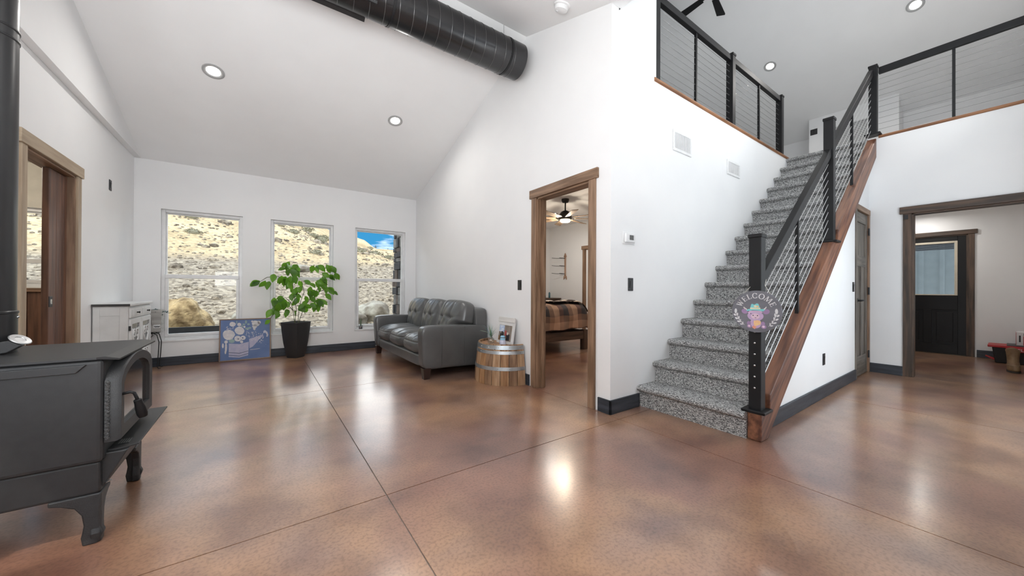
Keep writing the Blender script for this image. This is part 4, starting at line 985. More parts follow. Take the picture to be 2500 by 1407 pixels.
def leaf_mat():
    m = bpy.data.materials.new('citrus_leaf'); m.use_nodes = True; n, l = m.node_tree.nodes, m.node_tree.links; b = n['Principled BSDF']
    oi = n.new('ShaderNodeObjectInfo'); cr = n.new('ShaderNodeValToRGB'); cr.color_ramp.elements[0].color = (.022, .070, .010, 1); cr.color_ramp.elements[1].color = (.125, .275, .022, 1)
    l.new(oi.outputs['Random'], cr.inputs[0]); l.new(cr.outputs[0], b.inputs['Base Color']); b.inputs['Roughness'].default_value = .38
    tl = n.new('ShaderNodeBsdfTranslucent'); tl.inputs[0].default_value = (.20, .46, .03, 1); mx = n.new('ShaderNodeMixShader'); mx.inputs[0].default_value = .42
    l.new(b.outputs[0], mx.inputs[1]); l.new(tl.outputs[0], mx.inputs[2]); l.new(mx.outputs[0], n['Material Output'].inputs[0]); return m
LEAF = leaf_mat()
def leaf_mesh(k):
    mb = MB(); n_ = 6; W_ = [.02, .62, .95, 1.0, .80, .45, .0]
    for i in range(n_+1):
        t_ = i/n_; w_ = W_[i]*.30; zc = -.16*t_*t_*(1+.5*k); cu_ = .05+.03*k
        mb.v += [(-w_, t_, zc+cu_*W_[i]), (0, t_, zc), (w_, t_, zc+cu_*W_[i])]
    for i in range(n_):
        a = i*3; mb.f += [(a, a+1, a+4, a+3), (a+1, a+2, a+5, a+4)]
    me = mb.mesh('leaf'); me.materials.append(LEAF); me.polygons.foreach_set('use_smooth', [True]*len(me.polygons)); return me
LM = [leaf_mesh(k) for k in (0, 1, 2)]
def TPx(px_, py_, y): return at_px(620+px_/7.818, 630+py_/7.818, y)-Vector((.468, 6.60, 0))
CL = [(650,150,60,5),(640,270,50,4),(780,170,60,5),(770,270,50,4),(740,370,45,3),(740,460,45,3),(110,490,40,3),(265,470,50,2),(370,370,30,1),(540,400,60,4),(570,470,40,2),(640,400,30,1),(840,470,50,1),(880,580,60,2),(1030,490,70,2),(1060,640,50,3),(660,500,20,1),(690,630,30,1),(720,520,25,1),(1130,200,30,2),(1240,170,60,3),(1430,210,70,4),(1500,200,30,1),(1570,360,50,2),(1450,370,60,3),(1250,380,70,4),(1180,490,60,3),(1330,450,60,3),(1300,550,50,2),(1200,650,60,3),(1420,590,60,2),(1340,660,40,1),(1490,690,30,1),(1360,730,30,1),(1110,640,60,3),(1050,740,50,2),(1190,840,90,5),(1290,840,50,2),(1220,940,40,2),(1090,910,50,2),(960,850,70,3),(1000,980,60,3),(870,980,40,1),(750,1060,30,1),(800,840,70,4),(840,740,40,2),(700,720,40,1),(560,830,90,6),(460,900,60,3),(410,800,40,2),(390,1000,50,2),(390,1050,50,2),(470,1110,30,1),(300,1240,45,1),(620,950,70,4),(650,1050,40,2),(590,1030,30,1)]
rr = random.Random(11)
for (cx, cy, cr_, n_) in CL:
    for k in range(n_):
        p = TPx(cx+rr.gauss(0, cr_*.55), cy-45+rr.gauss(0, cr_*.5), 6.45+rr.uniform(-.16, .16))
        o = bpy.data.objects.new('leaf', rr.choice(LM)); COL.objects.link(o); o.parent = pt; o.location = p
        L = rr.uniform(.10, .15); o.scale = (L, L, L)
        out = Vector((p.x*1.2+rr.uniform(-.5, .5), rr.uniform(-.8, .3), -1.0+rr.uniform(-.3, .9))).normalized()
        nr = Vector((rr.uniform(-.6, .6), -1, rr.uniform(-.2, .9))); xa = out.cross(nr).normalized(); za = xa.cross(out)
        o.rotation_euler = Matrix((xa, out, za)).transposed().to_euler()
STEM = P('green_stem', (.075, .09, .035), .7)
STW = [[(775,1215),(745,1000),(705,850),(600,760),(450,760)], [(785,1215),(810,980),(770,760),(745,560),(735,350),(715,110)], [(840,1215),(860,1000),(900,800),(960,650),(905,440)], [(860,1215),(950,960),(1060,800),(1180,660),(1280,450),(1380,130)], [(745,560),(640,430),(450,350),(250,370),(120,450)], [(1060,800),(1180,760),(1280,800)], [(1280,450),(1430,330),(1560,330)], [(705,850),(480,900),(380,1040),(310,1180)], [(1180,660),(1350,610),(1480,660)], [(770,760),(880,600),(930,540)], [(745,1000),(650,900),(560,860)], [(860,1000),(940,900),(990,950)]]
for k, w_ in enumerate(STW):
    yy = 6.58-.03*(k % 4)
    pts = [TPx(a, b, 6.60-(.0 if i == 0 else .04+.03*((k+i) % 3))) for i, (a, b) in enumerate(w_)]
    if k < 4: pts = [Vector((pts[0].x, 0, .50))]+pts
    MB().tube(pts, [.006]+[.0045]*(len(pts)-2)+[.0025], 6).build('stem', STEM, pt, smooth=True)
# ================================================================ sofa (faces -x)
LEA = P('grey_leather', (.078, .079, .079), .30, col2=(.094, .095, .094), scale=6, bump=.16, bscale=90, spec=.6, bdist=.004)
THR = P('pale_stitch', (.16, .16, .16), .7)
sf = thing('sofa', 'grey tufted leather three-seat sofa against the white wall', 'sofa', (2.04, 5.18, 0))
SY0, SY1 = 4.06, 6.30
def sb(x0, x1, y0, y1, z0, z1, k=7, n=14): 
    return superbox((x1-x0)/2, (y1-y0)/2, (z1-z0)/2, n, k).map(lambda v: v+Vector(((x0+x1)/2, (y0+y1)/2, (z0+z1)/2)))
sb(1.605, 2.44, SY0+.10, SY1-.10, .125, .285, 10).build('front_rail', LEA, sf, w=True, smooth=True)
for (a, b, s_) in ((SY0, SY0+.175, -1), (SY1-.175, SY1, 1)):
    mb = sb(1.575, 2.47, a, b, .115, .648, 9, 18).map(lambda v: Vector((v.x-(.03*(v.z-.115)/.53 if v.x < 1.8 else 0)+.02, v.y+s_*.012*(v.z-.3)/.3, v.z-.02*max(0, (v.x-1.9))/.5)))
    ar = mb.build('arm', LEA, sf, w=True, smooth=True)
    yo = a if s_ < 0 else b
    for xs_ in (1.83, 2.14): MB().tube([(xs_, yo+s_*.001, .14), (xs_, yo+s_*.006, .4), (xs_, yo+s_*.010, .62)], .0022, 5).build('seam', LEA, ar, w=True)
sb(2.32, 2.495, SY0+.03, SY1-.03, .115, .845, 22, 24).build('back_frame', LEA, sf, w=True, smooth=True)
cy0 = SY0+.18; cw_ = (SY1-SY0-.36)/3
def g_(x, s): return math.exp(-(x/s)**2)
for k in range(3):
    c = cy0+cw_*(k+.5); hw = cw_/2-.003
    # seat cushion
    mb = superbox(.345, hw, .115, 34, 4.5)
    def seat(v):
        x, y, z = v; top = z > 0
        if top:
            z += .035*(1-(x/.345)**2)*(1-(y/hw)**2)
            for ys in (-hw*.36, hw*.36): z -= .011*g_(y-ys, .010)
            z += .004*math.sin(38*y+9*x)*math.sin(21*x+k)*(1-(y/hw)**2)
        if x < -.25: x -= .02*g_(z+.01, .07); 
        if x < -.3: x += .010*g_(z-.045, .008)+.008*g_(z+.075, .008)
        return Vector((1.935+x, c+y, .378+z))
    sc_ = mb.map(seat).build('seat_cushion', LEA, sf, w=True, smooth=True)
    MB().tube([(1.578, c-hw+.04, .408), (1.562, c, .412), (1.578, c+hw-.04, .408)], .002, 5).build('stitching', THR, sc_, w=True)
    # back cushion, leaning
    mb = superbox(.125, hw, .285, 40, 4.0)
    al = math.radians(14)
    def back(v):
        x, y, z = v
        f_ = 1 if x < 0 else 0
        if f_:
            x -= .045*(1-(y/hw)**2)*(1-(z/.285)**2)
            for ys in (-hw*.33, hw*.33):
                x += .012*g_(y-ys, .012)+.030*math.exp(-((y-ys)**2+(z-.01)**2)/.0016)
                x += .010*g_(z-.01-(.25*abs(y-ys)), .014)*g_(y-ys, .12)
            x += .004*math.sin(40*y+k)*math.sin(25*z+2*y*9)
        if k == 0 and y < 0: y -= .115*(abs(y)/hw)*min(1, max(0, (z+.06)/.06))
        if k == 2 and y > 0: y += .115*(abs(y)/hw)*min(1, max(0, (z+.06)/.06))
        q = Vector((x, y, z)); q = Matrix.Rotation(al, 3, 'Y') @ q
        return Vector((2.235+q.x, c+q.y, .660+q.z))
    bc = mb.map(back).build('back_cushion', LEA, sf, w=True, smooth=True)
    for ys in (-hw*.33, hw*.33):
        q = Matrix.Rotation(al, 3, 'Y') @ Vector((-.130, ys, .01))
        MB().ball((2.235+q.x, c+q.y, .660+q.z), .014, (.6, 1, 1), 10, 6).build('tuft_button', LEA, bc, w=True, smooth=True)
LEGW = P('espresso_leg', (.030, .014, .010), .4)
for (x, y) in ((1.60, SY0+.015), (1.60, SY1-.115), (2.36, SY0+.015), (2.36, SY1-.115)):
    MB().add([(x+.015, y+.015, 0), (x+.085, y+.015, 0), (x+.085, y+.085, 0), (x+.015, y+.085, 0), (x, y, .135), (x+.1, y, .135), (x+.1, y+.1, .135), (x, y+.1, .135)],
             [(0, 3, 2, 1), (4, 5, 6, 7), (0, 1, 5, 4), (1, 2, 6, 5), (2, 3, 7, 6), (3, 0, 4, 7)]).build('leg', LEGW, sf, w=True, bevel=.004)

# ================================================================ half barrel table
BX, BY = 2.498, 3.628
ba = thing('barrel_table', 'half wine barrel side table with galvanised hoops', 'barrel table', (BX-.15, BY, 0))
def br(z): return .392-.045*(z/.46)**1.6
STV = [wood('stave_'+n_, c1, c2, 'z', .6, 4) for n_, c1, c2 in [('a', (.24, .115, .045), (.40, .225, .11)), ('b', (.30, .165, .08), (.46, .30, .18)), ('c', (.17, .09, .045), (.33, .20, .115))]]
NS = 12
for k in range(NS):
    a0 = PI/2+PI*k/NS+.007; a1 = PI/2+PI*(k+1)/NS-.007; mb = MB(); zs = [0, .1, .2, .3, .4, .462]; m4 = 4
    for z in zs:
        for rr_ in (br(z), br(z)-.022):
            for j in range(m4): a = a0+(a1-a0)*j/(m4-1); mb.v.append((BX+rr_*math.cos(a), BY+rr_*math.sin(a), z))
    row = 2*m4
    for i in range(len(zs)-1):
        for j in range(m4-1):
            p = i*row+j; mb.f += [(p, p+1, p+1+row, p+row), (p+m4, p+m4+row, p+m4+1+row, p+m4+1)]
        p = i*row; mb.f += [(p, p+row, p+row+m4, p+m4), (p+m4-1, p+2*m4-1, p+row+2*m4-1, p+row+m4-1)]
    for p in (0, (len(zs)-1)*row):
        for j in range(m4-1): mb.f.append((p+j, p+j+1, p+m4+j+1, p+m4+j))
    mb.build('stave', STV[(k*5) % 3], ba, w=True)
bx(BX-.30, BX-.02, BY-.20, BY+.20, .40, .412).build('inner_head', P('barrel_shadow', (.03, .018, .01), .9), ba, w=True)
HEADW = wood('barrel_head', (.30, .15, .075), (.46, .26, .14), 'y', .6, 3)
for k in range(5):
    x0, x1 = BX-.325+.065*k, BX-.325+.065*(k+1)-.001
    pts = []
    rr_ = .322
    def yy_(x): return math.sqrt(max(0.0004, rr_*rr_-(BX-x)**2))
    pts = [(x0, BY-yy_(x0+.002)), (x1, BY-yy_(x1)), (x1, BY+yy_(x1)), (x0, BY+yy_(x0+.002))]
    MB().prism(pts, 'z', .415, .436).build('head_board', HEADW, ba, w=True)
GAL = P('galvanised', (.50, .53, .55), .38, .85, col2=(.36, .39, .41), scale=12)
def hoop(z0, z1):
    mb = MB(); n_ = 40
    for k in range(n_+1):
        a = PI/2+.01+(PI-.02)*k/n_
        for z, e in ((z0, .0035), (z1, .0035), (z1, .0008), (z0, .0008)): mb.v.append((BX+(br(z)+e)*math.cos(a), BY+(br(z)+e)*math.sin(a), z))
    for k in range(n_):
        p = 4*k
        for j in range(4): mb.f.append((p+j, p+(j+1) % 4, p+4+(j+1) % 4, p+4+j))
    h_ = mb.build('hoop', GAL, ba, w=True, smooth=True, angle=40)
    for k in range(9):
        a = PI/2+.15+(PI-.3)*k/8; r_ = br((z0+z1)/2)+.004
        MB().ball((BX+r_*math.cos(a), BY+r_*math.sin(a), (z0+z1)/2), .005, seg=6, rings=4).build('rivet', STEEL, h_, w=True, smooth=True)
hoop(.405, .452); hoop(.352, .388); hoop(.170, .210)
ZB = .4365
# photo block
ph = thing('photo_frame', 'white rustic photo frame leaning on the wall above the barrel', 'photo frame', (2.425, 3.565, ZB))
ph.rotation_euler = (0, math.radians(9), 0)
bx(-.012, .012, -.165, .165, 0, .315).build('frame_board', P('chalk_white', (.74, .73, .72), .6), ph, bevel=.003)
bx(-.020, -.004, -.172, .172, .262, .320).build('top_plank', wood('pale_plank', (.60, .58, .55), (.70, .68, .66), 'y'), ph, bevel=.003)
pr = bx(-.0145, -.012, -.135, .135, .035, .225).build('print', P('print_forest', (.17, .14, .115), .4, col2=(.36, .30, .26), scale=26, stretch=(1, 2, .2)), ph)
def patch(y0, y1, z0, z1, mat): bx(-.0152, -.0145, y0, y1, z0, z1).build('print_patch', mat, pr)
patch(.02, .13, .14, .222, P('print_sky', (.35, .46, .72), .4, col2=(.72, .76, .82), scale=40)); patch(-.04, .13, .038, .09, P('print_tan', (.38, .22, .10), .4, col2=(.2, .12, .06), scale=50))
patch(-.10, -.03, .045, .12, P('print_dark', (.02, .02, .03), .4)); patch(-.03, .0, .10, .16, P('print_red', (.45, .06, .06), .4)); patch(.05, .10, .05, .12, P('print_black', (.03, .03, .03), .4)); patch(-.07, -.04, .11, .14, P('print_pale', (.7, .62, .58), .4))
# glass vase with grass
va = thing('glass_vase', 'small round glass vase of artificial grass on the barrel', 'vase', (2.315, 3.70, ZB))
MB().lathe([(.020, 0), (.038, .008), (.046, .030), (.040, .055), (.020, .072), (.017, .085), (.022, .092)], 28).build('bowl', JAR, va, smooth=True)
rr = random.Random(5); GRS = [P('grass_a', (.10, .20, .08), .6), P('grass_b', (.30, .40, .30), .6), P('grass_c', (.10, .26, .27), .6)]
for k in range(26):
    a = rr.uniform(0, 2*PI); sp_ = rr.uniform(.02, .13); h_ = rr.uniform(.10, .20)
    d_ = Vector((math.cos(a), math.sin(a), 0)); s_ = Vector((-d_.y, d_.x, 0))*rr.uniform(.003, .006); mb = MB()
    for i, t_ in enumerate((0, .4, .75, 1)):
        c = d_*sp_*t_*t_+Vector((0, 0, .05+h_*t_)); w_ = (1-t_*.9); mb.v += [c-s_*w_, c+s_*w_]
    mb.f = [(0, 1, 3, 2), (2, 3, 5, 4), (4, 5, 7, 6)]; mb.build('grass_blade', GRS[k % 3], va)
for a in (2.6, 2.9): MB().tube([(0, 0, .08), (math.cos(a)*.05, math.sin(a)*.09, .14), (math.cos(a)*.10, math.sin(a)*.22, .15)], .002, 5).build('twig', GRS[1], va)
# bottle
bo = thing('glass_bottle', 'pale blue glass bottle with a black stopper on the barrel', 'bottle', (2.335, 3.47, ZB))
MB().lathe([(.036, 0), (.038, .006), (.038, .052), (.030, .062), (.030, .066)], 28).build('body', P('lilac_glass', (.46, .46, .58), .15, col2=(.60, .60, .70)), bo, smooth=True, angle=50)
MB().lathe([(.031, .066), (.031, .098), (.024, .112), (.012, .118)], 28).build('lid', P('sky_blue_glaze', (.30, .55, .72), .2), bo, smooth=True, angle=50)
MB().lathe([(.0315, .090), (.033, .092), (.033, .096), (.0315, .098)], 28, cap=False).build('band', BLACK, bo, smooth=True)
MB().tube([(0, 0, .112), (0, 0, .150), (0, .008, .158), (0, .026, .158)], [.010, .012, .011, .006], 10).build('pump', BLACK, bo, smooth=True)

# cup of succulent on the window sill
cu = thing('sill_jar', 'little glass jar with an aloe sprig on the sill beside the sofa', 'jar', (1.500, 6.885, .359))
MB().lathe([(.030, 0), (.032, .003), (.034, .075), (.031, .075), (.029, .006), (.001, .005)], 20, cap=False).build('jar', JAR, cu, smooth=True)
MB().lathe([(.026, .006), (.028, .045), (.001, .047)], 16, cap=False).build('pebbles', P('red_pebble', (.25, .05, .05), .6, col2=(.08, .08, .14), scale=60), cu, smooth=True)
for a in (0, 1.3): MB().tube([(0, 0, .04), (.006*math.cos(a), 0, .10), (.010*math.cos(a)-.004, 0, .19)], [.009, .008, .001], 6).build('aloe_leaf', P('aloe', (.09, .16, .08), .5), cu, smooth=True)

# ================================================================ welcome sign
sg = thing('welcome_sign', 'round grey WELCOME sign with a cartoon cow hanging on the newel post', 'sign', (2.955, 1.075, .947))
RA, RB = .160, .152
def disc(a, b, n_=64): return [(a*math.cos(2*PI*k/n_), b*math.sin(2*PI*k/n_)) for k in range(n_)]
def SG(px_, py_): return ((px_-815)/725*RA, (720-py_)/605*RB)
def sput(pts, d, name, mat, par=None, th=.0006):
    # pts in sign plane: a to the viewer's right, b up; viewer looks along +x so right is -y
    return MB().prism([(-a, b) for a, b in pts], 'x', -d, -d+th).build(name, mat, par or sg)
sput(disc(RA, RB), .010, 'board', P('slate_board', (.15, .15, .175), .5, col2=(.19, .19, .22), scale=3, stretch=(1, 1, 6)), th=.008)
IVO = P('sign_white', (.82, .82, .84), .5)
def stroke(p, q, w0, w1=None):
    w1 = w1 or w0; p, q = Vector(p), Vector(q); s_ = Vector((-(q-p).y, (q-p).x)).normalized(); return [p+s_*w0/2, p-s_*w0/2, q-s_*w1/2, q+s_*w1/2]
def ringq(cx, cy, rx, ry, wv, wh, a0, a1, n_=18):
    out = []
    for k in range(n_):
        qs = []
        for a in (a0+(a1-a0)*k/n_, a0+(a1-a0)*(k+1)/n_):
            t_ = abs(math.cos(a)); w_ = wh+(wv-wh)*t_
            qs.append(((cx+rx*math.cos(a), cy+ry*math.sin(a)), (cx+(rx-w_)*math.cos(a), cy+(ry-w_)*math.sin(a))))
        out.append([qs[0][0], qs[1][0], qs[1][1], qs[0][1]])
    return out
SR = lambda x, y, w: [(x-w, y-.035), (x+w, y-.035), (x+w, y+.035), (x-w, y+.035)]
GL = {'W': ([stroke((.10, 1), (.36, 0), .17), stroke((.36, 0), (.60, .85), .09), stroke((.52, 1), (.80, 0), .17), stroke((.80, 0), (1.06, 1), .09), SR(.10, .97, .14), SR(.52, .97, .12), SR(1.06, .97, .12)], 1.2),
      'E': ([stroke((.22, 0), (.22, 1), .18), SR(.40, .04, .32), SR(.40, .96, .32), SR(.38, .50, .18), stroke((.68, 0), (.72, .22), .07), stroke((.68, 1), (.70, .80), .07), stroke((.56, .38), (.56, .62), .06)], .85),
      'L': ([stroke((.24, 0), (.24, 1), .18), SR(.42, .04, .34), SR(.24, .96, .18), stroke((.70, 0), (.76, .28), .08)], .85),
      'C': (ringq(.5, .5, .48, .52, .18, .07, .75, 2*PI-.75)+[stroke((.84, .62), (.86, .96), .06), stroke((.84, .06), (.86, .36), .05)], 1.0),
      'O': (ringq(.52, .5, .52, .53, .18, .07, 0, 2*PI), 1.08),
      'M': ([stroke((.12, 0), (.20, 1), .08), stroke((.22, 1), (.55, .05), .17), stroke((.55, .05), (.90, 1), .08), stroke((.98, 1), (1.02, 0), .17), SR(.12, .03, .14), SR(1.02, .03, .16), SR(.18, .97, .14), SR(1.0, .97, .14)], 1.2)}
LH = .038; word = 'WELCOME'; tot = sum(GL[c][1] for c in word); pos = 0
for c in word:
    gl, w_ = GL[c]; tc_ = (pos+w_/2)/tot; pos += w_
    an = math.radians(163-tc_*(163-21)); mb = MB()
    for q in gl:
        pts = []
        for p in q:
            lx, ly = (p[0]-w_/2+.06)*LH*.98, p[1]*LH
            rd = Vector((math.cos(an), math.sin(an)*RB/RA)); tg = Vector((math.sin(an), -math.cos(an)))
            b0 = Vector((math.cos(an)*(RA-.060), math.sin(an)*(RB-.056)))
            v2 = b0+rd.normalized()*ly+tg*lx; pts.append((-v2.x, v2.y))
        mb.prism(pts, 'x', -.0112, -.0102)
    tag(mb.build('letter_'+c.lower(), IVO, sg))
def pat(pts, d, name, mat): return sput([SG(*p) for p in pts], .0102+d*.0004, name, mat, th=.0004)
def ell(cx, cy, rx, ry, n_=18, rot=0.0):
    return [(cx+rx*math.cos(2*PI*k/n_)*math.cos(rot)-ry*math.sin(2*PI*k/n_)*math.sin(rot), cy+rx*math.cos(2*PI*k/n_)*math.sin(rot)+ry*math.sin(2*PI*k/n_)*math.cos(rot)) for k in range(n_)]
LAV = P('lavender_fur', (.52, .36, .58), .6, col2=(.62, .46, .66), scale=40); LAV2 = P('mauve_fur', (.38, .25, .44), .6); PNK = P('pink_muzzle', (.82, .62, .74), .6); TEAL = P('teal_hat', (.25, .72, .74), .6); CRM = P('cream_band', (.86, .80, .56), .6); PCH = P('peach_scarf', (.85, .50, .28), .6, col2=(.88, .66, .30), scale=60); DKE = P('ink', (.05, .04, .06), .6); HORN = P('horn', (.82, .76, .74), .6)
pat(ell(480, 730, 95, 70, rot=.25), 1, 'ear', LAV2); pat(ell(1110, 715, 95, 70, rot=-.25), 1, 'ear', LAV2)
pat([(560, 660), (500, 625), (455, 590), (440, 620), (480, 665), (550, 690)], 1, 'horn', HORN); pat([(1030, 640), (1085, 595), (1110, 560), (1115, 600), (1080, 645), (1040, 675)], 1, 'horn', HORN)
pat(ell(810, 1060, 160, 150), 1, 'body', LAV); pat(ell(800, 850, 235, 145), 2, 'head', LAV); pat(ell(610, 1070, 60, 60), 2, 'arm', LAV2); pat(ell(1020, 1060, 55, 60), 2, 'arm', LAV2)
pat(ell(625, 1155, 70, 55), 3, 'foot', LAV2); pat(ell(1040, 1150, 75, 58), 3, 'foot', LAV2); pat(ell(620, 1150, 38, 32), 4, 'foot_pad', PNK); pat(ell(1035, 1145, 38, 32), 4, 'foot_pad', PNK)
pat(ell(800, 860, 125, 80), 3, 'muzzle', PNK); pat(ell(735, 838, 20, 15, 10), 4, 'nostril', DKE); pat(ell(862, 838, 20, 15, 10), 4, 'nostril', DKE); pat(ell(805, 905, 26, 8, 10), 4, 'mouth', DKE); pat(ell(668, 785, 16, 14, 10), 4, 'eye', DKE)
pat([(575, 760), (640, 705), (960, 695), (1020, 740), (900, 775), (800, 760), (700, 775), (620, 800)], 4, 'fringe', P('pale_fringe', (.66, .46, .66), .6))
pat([(755, 990), (870, 970), (960, 1000), (950, 1090), (860, 1120), (790, 1150), (755, 1100)], 4, 'scarf', PCH); pat([(705, 1190), (745, 1130), (840, 1165), (785, 1235)], 5, 'scarf_tip', P('coral', (.85, .36, .25), .6))
pat([(525, 695), (600, 655), (800, 650), (1030, 640), (1085, 660), (1020, 710), (880, 690), (720, 690), (570, 720)], 5, 'hat_brim', TEAL); pat([(645, 640), (680, 515), (710, 500), (770, 525), (845, 482), (890, 500), (945, 640)], 5, 'hat_crown', TEAL); pat([(648, 612), (945, 608), (948, 650), (645, 655)], 6, 'hat_band', CRM); pat(ell(800, 570, 42, 32), 6, 'hat_flower', CRM); pat(ell(865, 575, 34, 28), 6, 'hat_flower', PCH)
for s_, base in ((1, [(208, 730, 40, 75, .05), (180, 845, 45, 26, .5), (258, 830, 24, 52, .15), (230, 950, 50, 26, .45), (305, 930, 22, 55, .05), (300, 1040, 50, 22, .2), (352, 1015, 20, 48, .1), (385, 1115, 48, 18, .05), (425, 1085, 18, 48, .1)]),
                 (-1, [(1388, 695, 42, 75, -.05), (1350, 800, 24, 55, -.1), (1430, 815, 45, 26, -.6), (1325, 905, 22, 55, -.05), (1400, 920, 48, 24, -.5), (1280, 1000, 22, 48, -.05), (1345, 1020, 50, 22, -.3), (1215, 1070, 18, 48, -.1), (1255, 1105, 46, 18, -.2)])):
    for (cx, cy, rx, ry, ro) in base: pat(ell(cx, cy, rx, ry, 12, ro), 1, 'laurel_leaf', IVO)
pat([(208, 800), (220, 800), (300, 960), (480, 1130), (470, 1136), (285, 970)], 1, 'laurel_stem', IVO); pat([(1398, 760), (1408, 762), (1330, 950), (1175, 1135), (1170, 1128), (1318, 945)], 1, 'laurel_stem', IVO)
for q in (-.095, .095): MB().tube([(-.006, q, .115), (.03, q*.45, .19), (.065, q*.4, .235)], .0018, 5).build('hanging_string', P('twine', (.7, .68, .62), .8), sg)

# ================================================================ bedroom
BEDW = {a: wood('bed_walnut', (.055, .030, .020), (.11, .062, .040), a) for a in 'xyz'}
bd = thing('bed_frame', 'dark wooden bed frame seen through the bedroom doorway', 'bed', (3.95, 5.35, 0))
bx(2.75, 4.90, 4.56, 4.60, .195, .345).build('side_rail', BEDW['x'], bd, w=True, bevel=.005); bx(2.75, 4.90, 6.10, 6.14, .195, .345).build('side_rail', BEDW['x'], bd, w=True, bevel=.005)
bx(4.90, 4.95, 4.56, 6.14, .195, .345).build('foot_rail', BEDW['y'], bd, w=True, bevel=.005)
for (x, y) in ((4.86, 4.545), (4.86, 6.07), (2.72, 4.545), (2.72, 6.07)): bx(x, x+.10, y, y+.10, 0, .36).build('leg', BEDW['z'], bd, w=True, bevel=.006)
bx(2.66, 2.72, 4.55, 6.15, .2, 1.15).build('headboard', BEDW['y'], bd, w=True, bevel=.008)
tag(sb(2.74, 4.93, 4.585, 6.115, .36, .66, 9, 10).build('mattress', P('dark_ticking', (.02, .02, .022), .9), smooth=True), 'dark mattress under the plaid comforter', 'mattress')
def plaid():
    m = bpy.data.materials.new('plaid_cotton'); m.use_nodes = True; n, l = m.node_tree.nodes, m.node_tree.links; b = n['Principled BSDF']; b.inputs['Roughness'].default_value = .9
    tc = n.new('ShaderNodeTexCoord'); sp_ = n.new('ShaderNodeSeparateXYZ'); l.new(tc.outputs['Object'], sp_.inputs[0])
    def band(src, per, ph):
        a = n.new('ShaderNodeMath'); a.operation = 'MULTIPLY_ADD'; a.inputs[1].default_value = 1/per; a.inputs[2].default_value = ph; l.new(src, a.inputs[0])
        f_ = n.new('ShaderNodeMath'); f_.operation = 'FRACT'; l.new(a.outputs[0], f_.inputs[0]); cr = n.new('ShaderNodeValToRGB'); cr.color_ramp.interpolation = 'CONSTANT'
        e = cr.color_ramp.elements; e[0].position = 0; e[0].color = (.58, .36, .24, 1); e[1].position = .28; e[1].color = (.16, .075, .055, 1)
        k = e.new(.5); k.color = (.045, .040, .045, 1); k = e.new(.78); k.color = (.30, .17, .11, 1); l.new(f_.outputs[0], cr.inputs[0]); return cr.outputs[0]
    ad = n.new('ShaderNodeMath'); ad.operation = 'SUBTRACT'; l.new(sp_.outputs[1], ad.inputs[0]); l.new(sp_.outputs[2], ad.inputs[1])
    mx = n.new('ShaderNodeMix'); mx.data_type = 'RGBA'; mx.inputs[0].default_value = .5; l.new(band(sp_.outputs[0], .46, .1), mx.inputs[6]); l.new(band(ad.outputs[0], .46, .35), mx.inputs[7]); l.new(mx.outputs[2], b.inputs['Base Color']); return m
mb = MB(); nx, ny = 44, 40
prof_ = [(4.52, .40), (4.515, .52), (4.52, .66), (4.545, .76), (4.60, .815), (4.70, .835), (5.0, .842), (5.6, .842), (5.95, .835), (6.10, .80), (6.17, .70), (6.18, .40)]
def pr_at(t_):
    f_ = t_*(len(prof_)-1); i = min(int(f_), len(prof_)-2); w_ = f_-i; return (prof_[i][0]*(1-w_)+prof_[i+1][0]*w_, prof_[i][1]*(1-w_)+prof_[i+1][1]*w_)
for i in range(nx+1):
    x = 2.80+2.27*i/nx
    for j in range(ny+1):
        y, z = pr_at(j/ny); d_ = max(0, x-4.86)/.21; z2 = z-.42*d_*d_*(1 if z > .6 else .3)
        w_ = .012*math.sin(14*x+3*y)*math.sin(6*z*3)+.01*math.sin(9*y+5*x)
        mb.v.append((min(x, 5.02+.02*math.sin(8*y)), y+w_, max(.36, z2+w_*.6)))
for i in range(nx):
    for j in range(ny): a = i*(ny+1)+j; mb.f.append((a, a+1, a+ny+2, a+ny+1))
tag(mb.build('comforter', plaid(), smooth=True), 'tan black and brown plaid comforter on the bed', 'comforter')
mb = MB()
for i in range(19):
    for j in range(23):
        s_, t_ = i/18, j/22; x = 4.18+.84*s_+.05*math.sin(5*t_); y = 4.62+1.3*t_+.05*math.sin(4*s_); z = .885+.012*math.sin(9*s_+2)*math.sin(7*t_)-(max(0, s_-.72)/.28)**2*.20+.02*math.sin(11*t_)*s_
        mb.v.append((x, y, z))
for i in range(18):
    for j in range(22): a = i*23+j; mb.f.append((a, a+1, a+24, a+23))
o = mb.build('cowhide_throw', P('cowhide', (.028, .016, .012), .9, col2=(.72, .62, .52), scale=5.5, detail=1, lo=.53, hi=.56), smooth=True)
o.modifiers.new('thick', 'SOLIDIFY').thickness = .012
tag(o, 'brown and white cowhide throw at the foot of the bed', 'throw')
# wooden arrow hanger
ah = thing('arrow_hanger', 'wooden arrow wall hanger with three metal rods in the bedroom', 'wall hanger', (6.045, 6.27, 1.67))
AW = wood('arrow_wood', (.34, .20, .13), (.50, .33, .24), 'z')
bx(-.02, .0, -.022, .022, -.24, .24).build('shaft', AW, ah, bevel=.003); MB().prism([(-.05, .22), (.05, .22), (.0, .32)], 'x', -.02, 0).build('arrow_head', AW, ah, bevel=.003)
for s_ in (-1, 1): MB().prism([(0, -.20), (s_*.05, -.26), (s_*.05, -.33), (0, -.27)], 'x', -.02, 0).build('fletching', AW, ah, bevel=.003)
for z in (.19, .0, -.19):
    MB().tube([(-.02, 0, z), (-.06, .02, z), (-.10, .20, z+.005), (-.12, .36, z+.025)], .006, 6).build('rod', BLACK, ah); MB().tube([(-.02, 0, z), (-.03, .06, z+.01), (-.04, .17, z+.02)], .005, 6).build('rod', BLACK, ah)
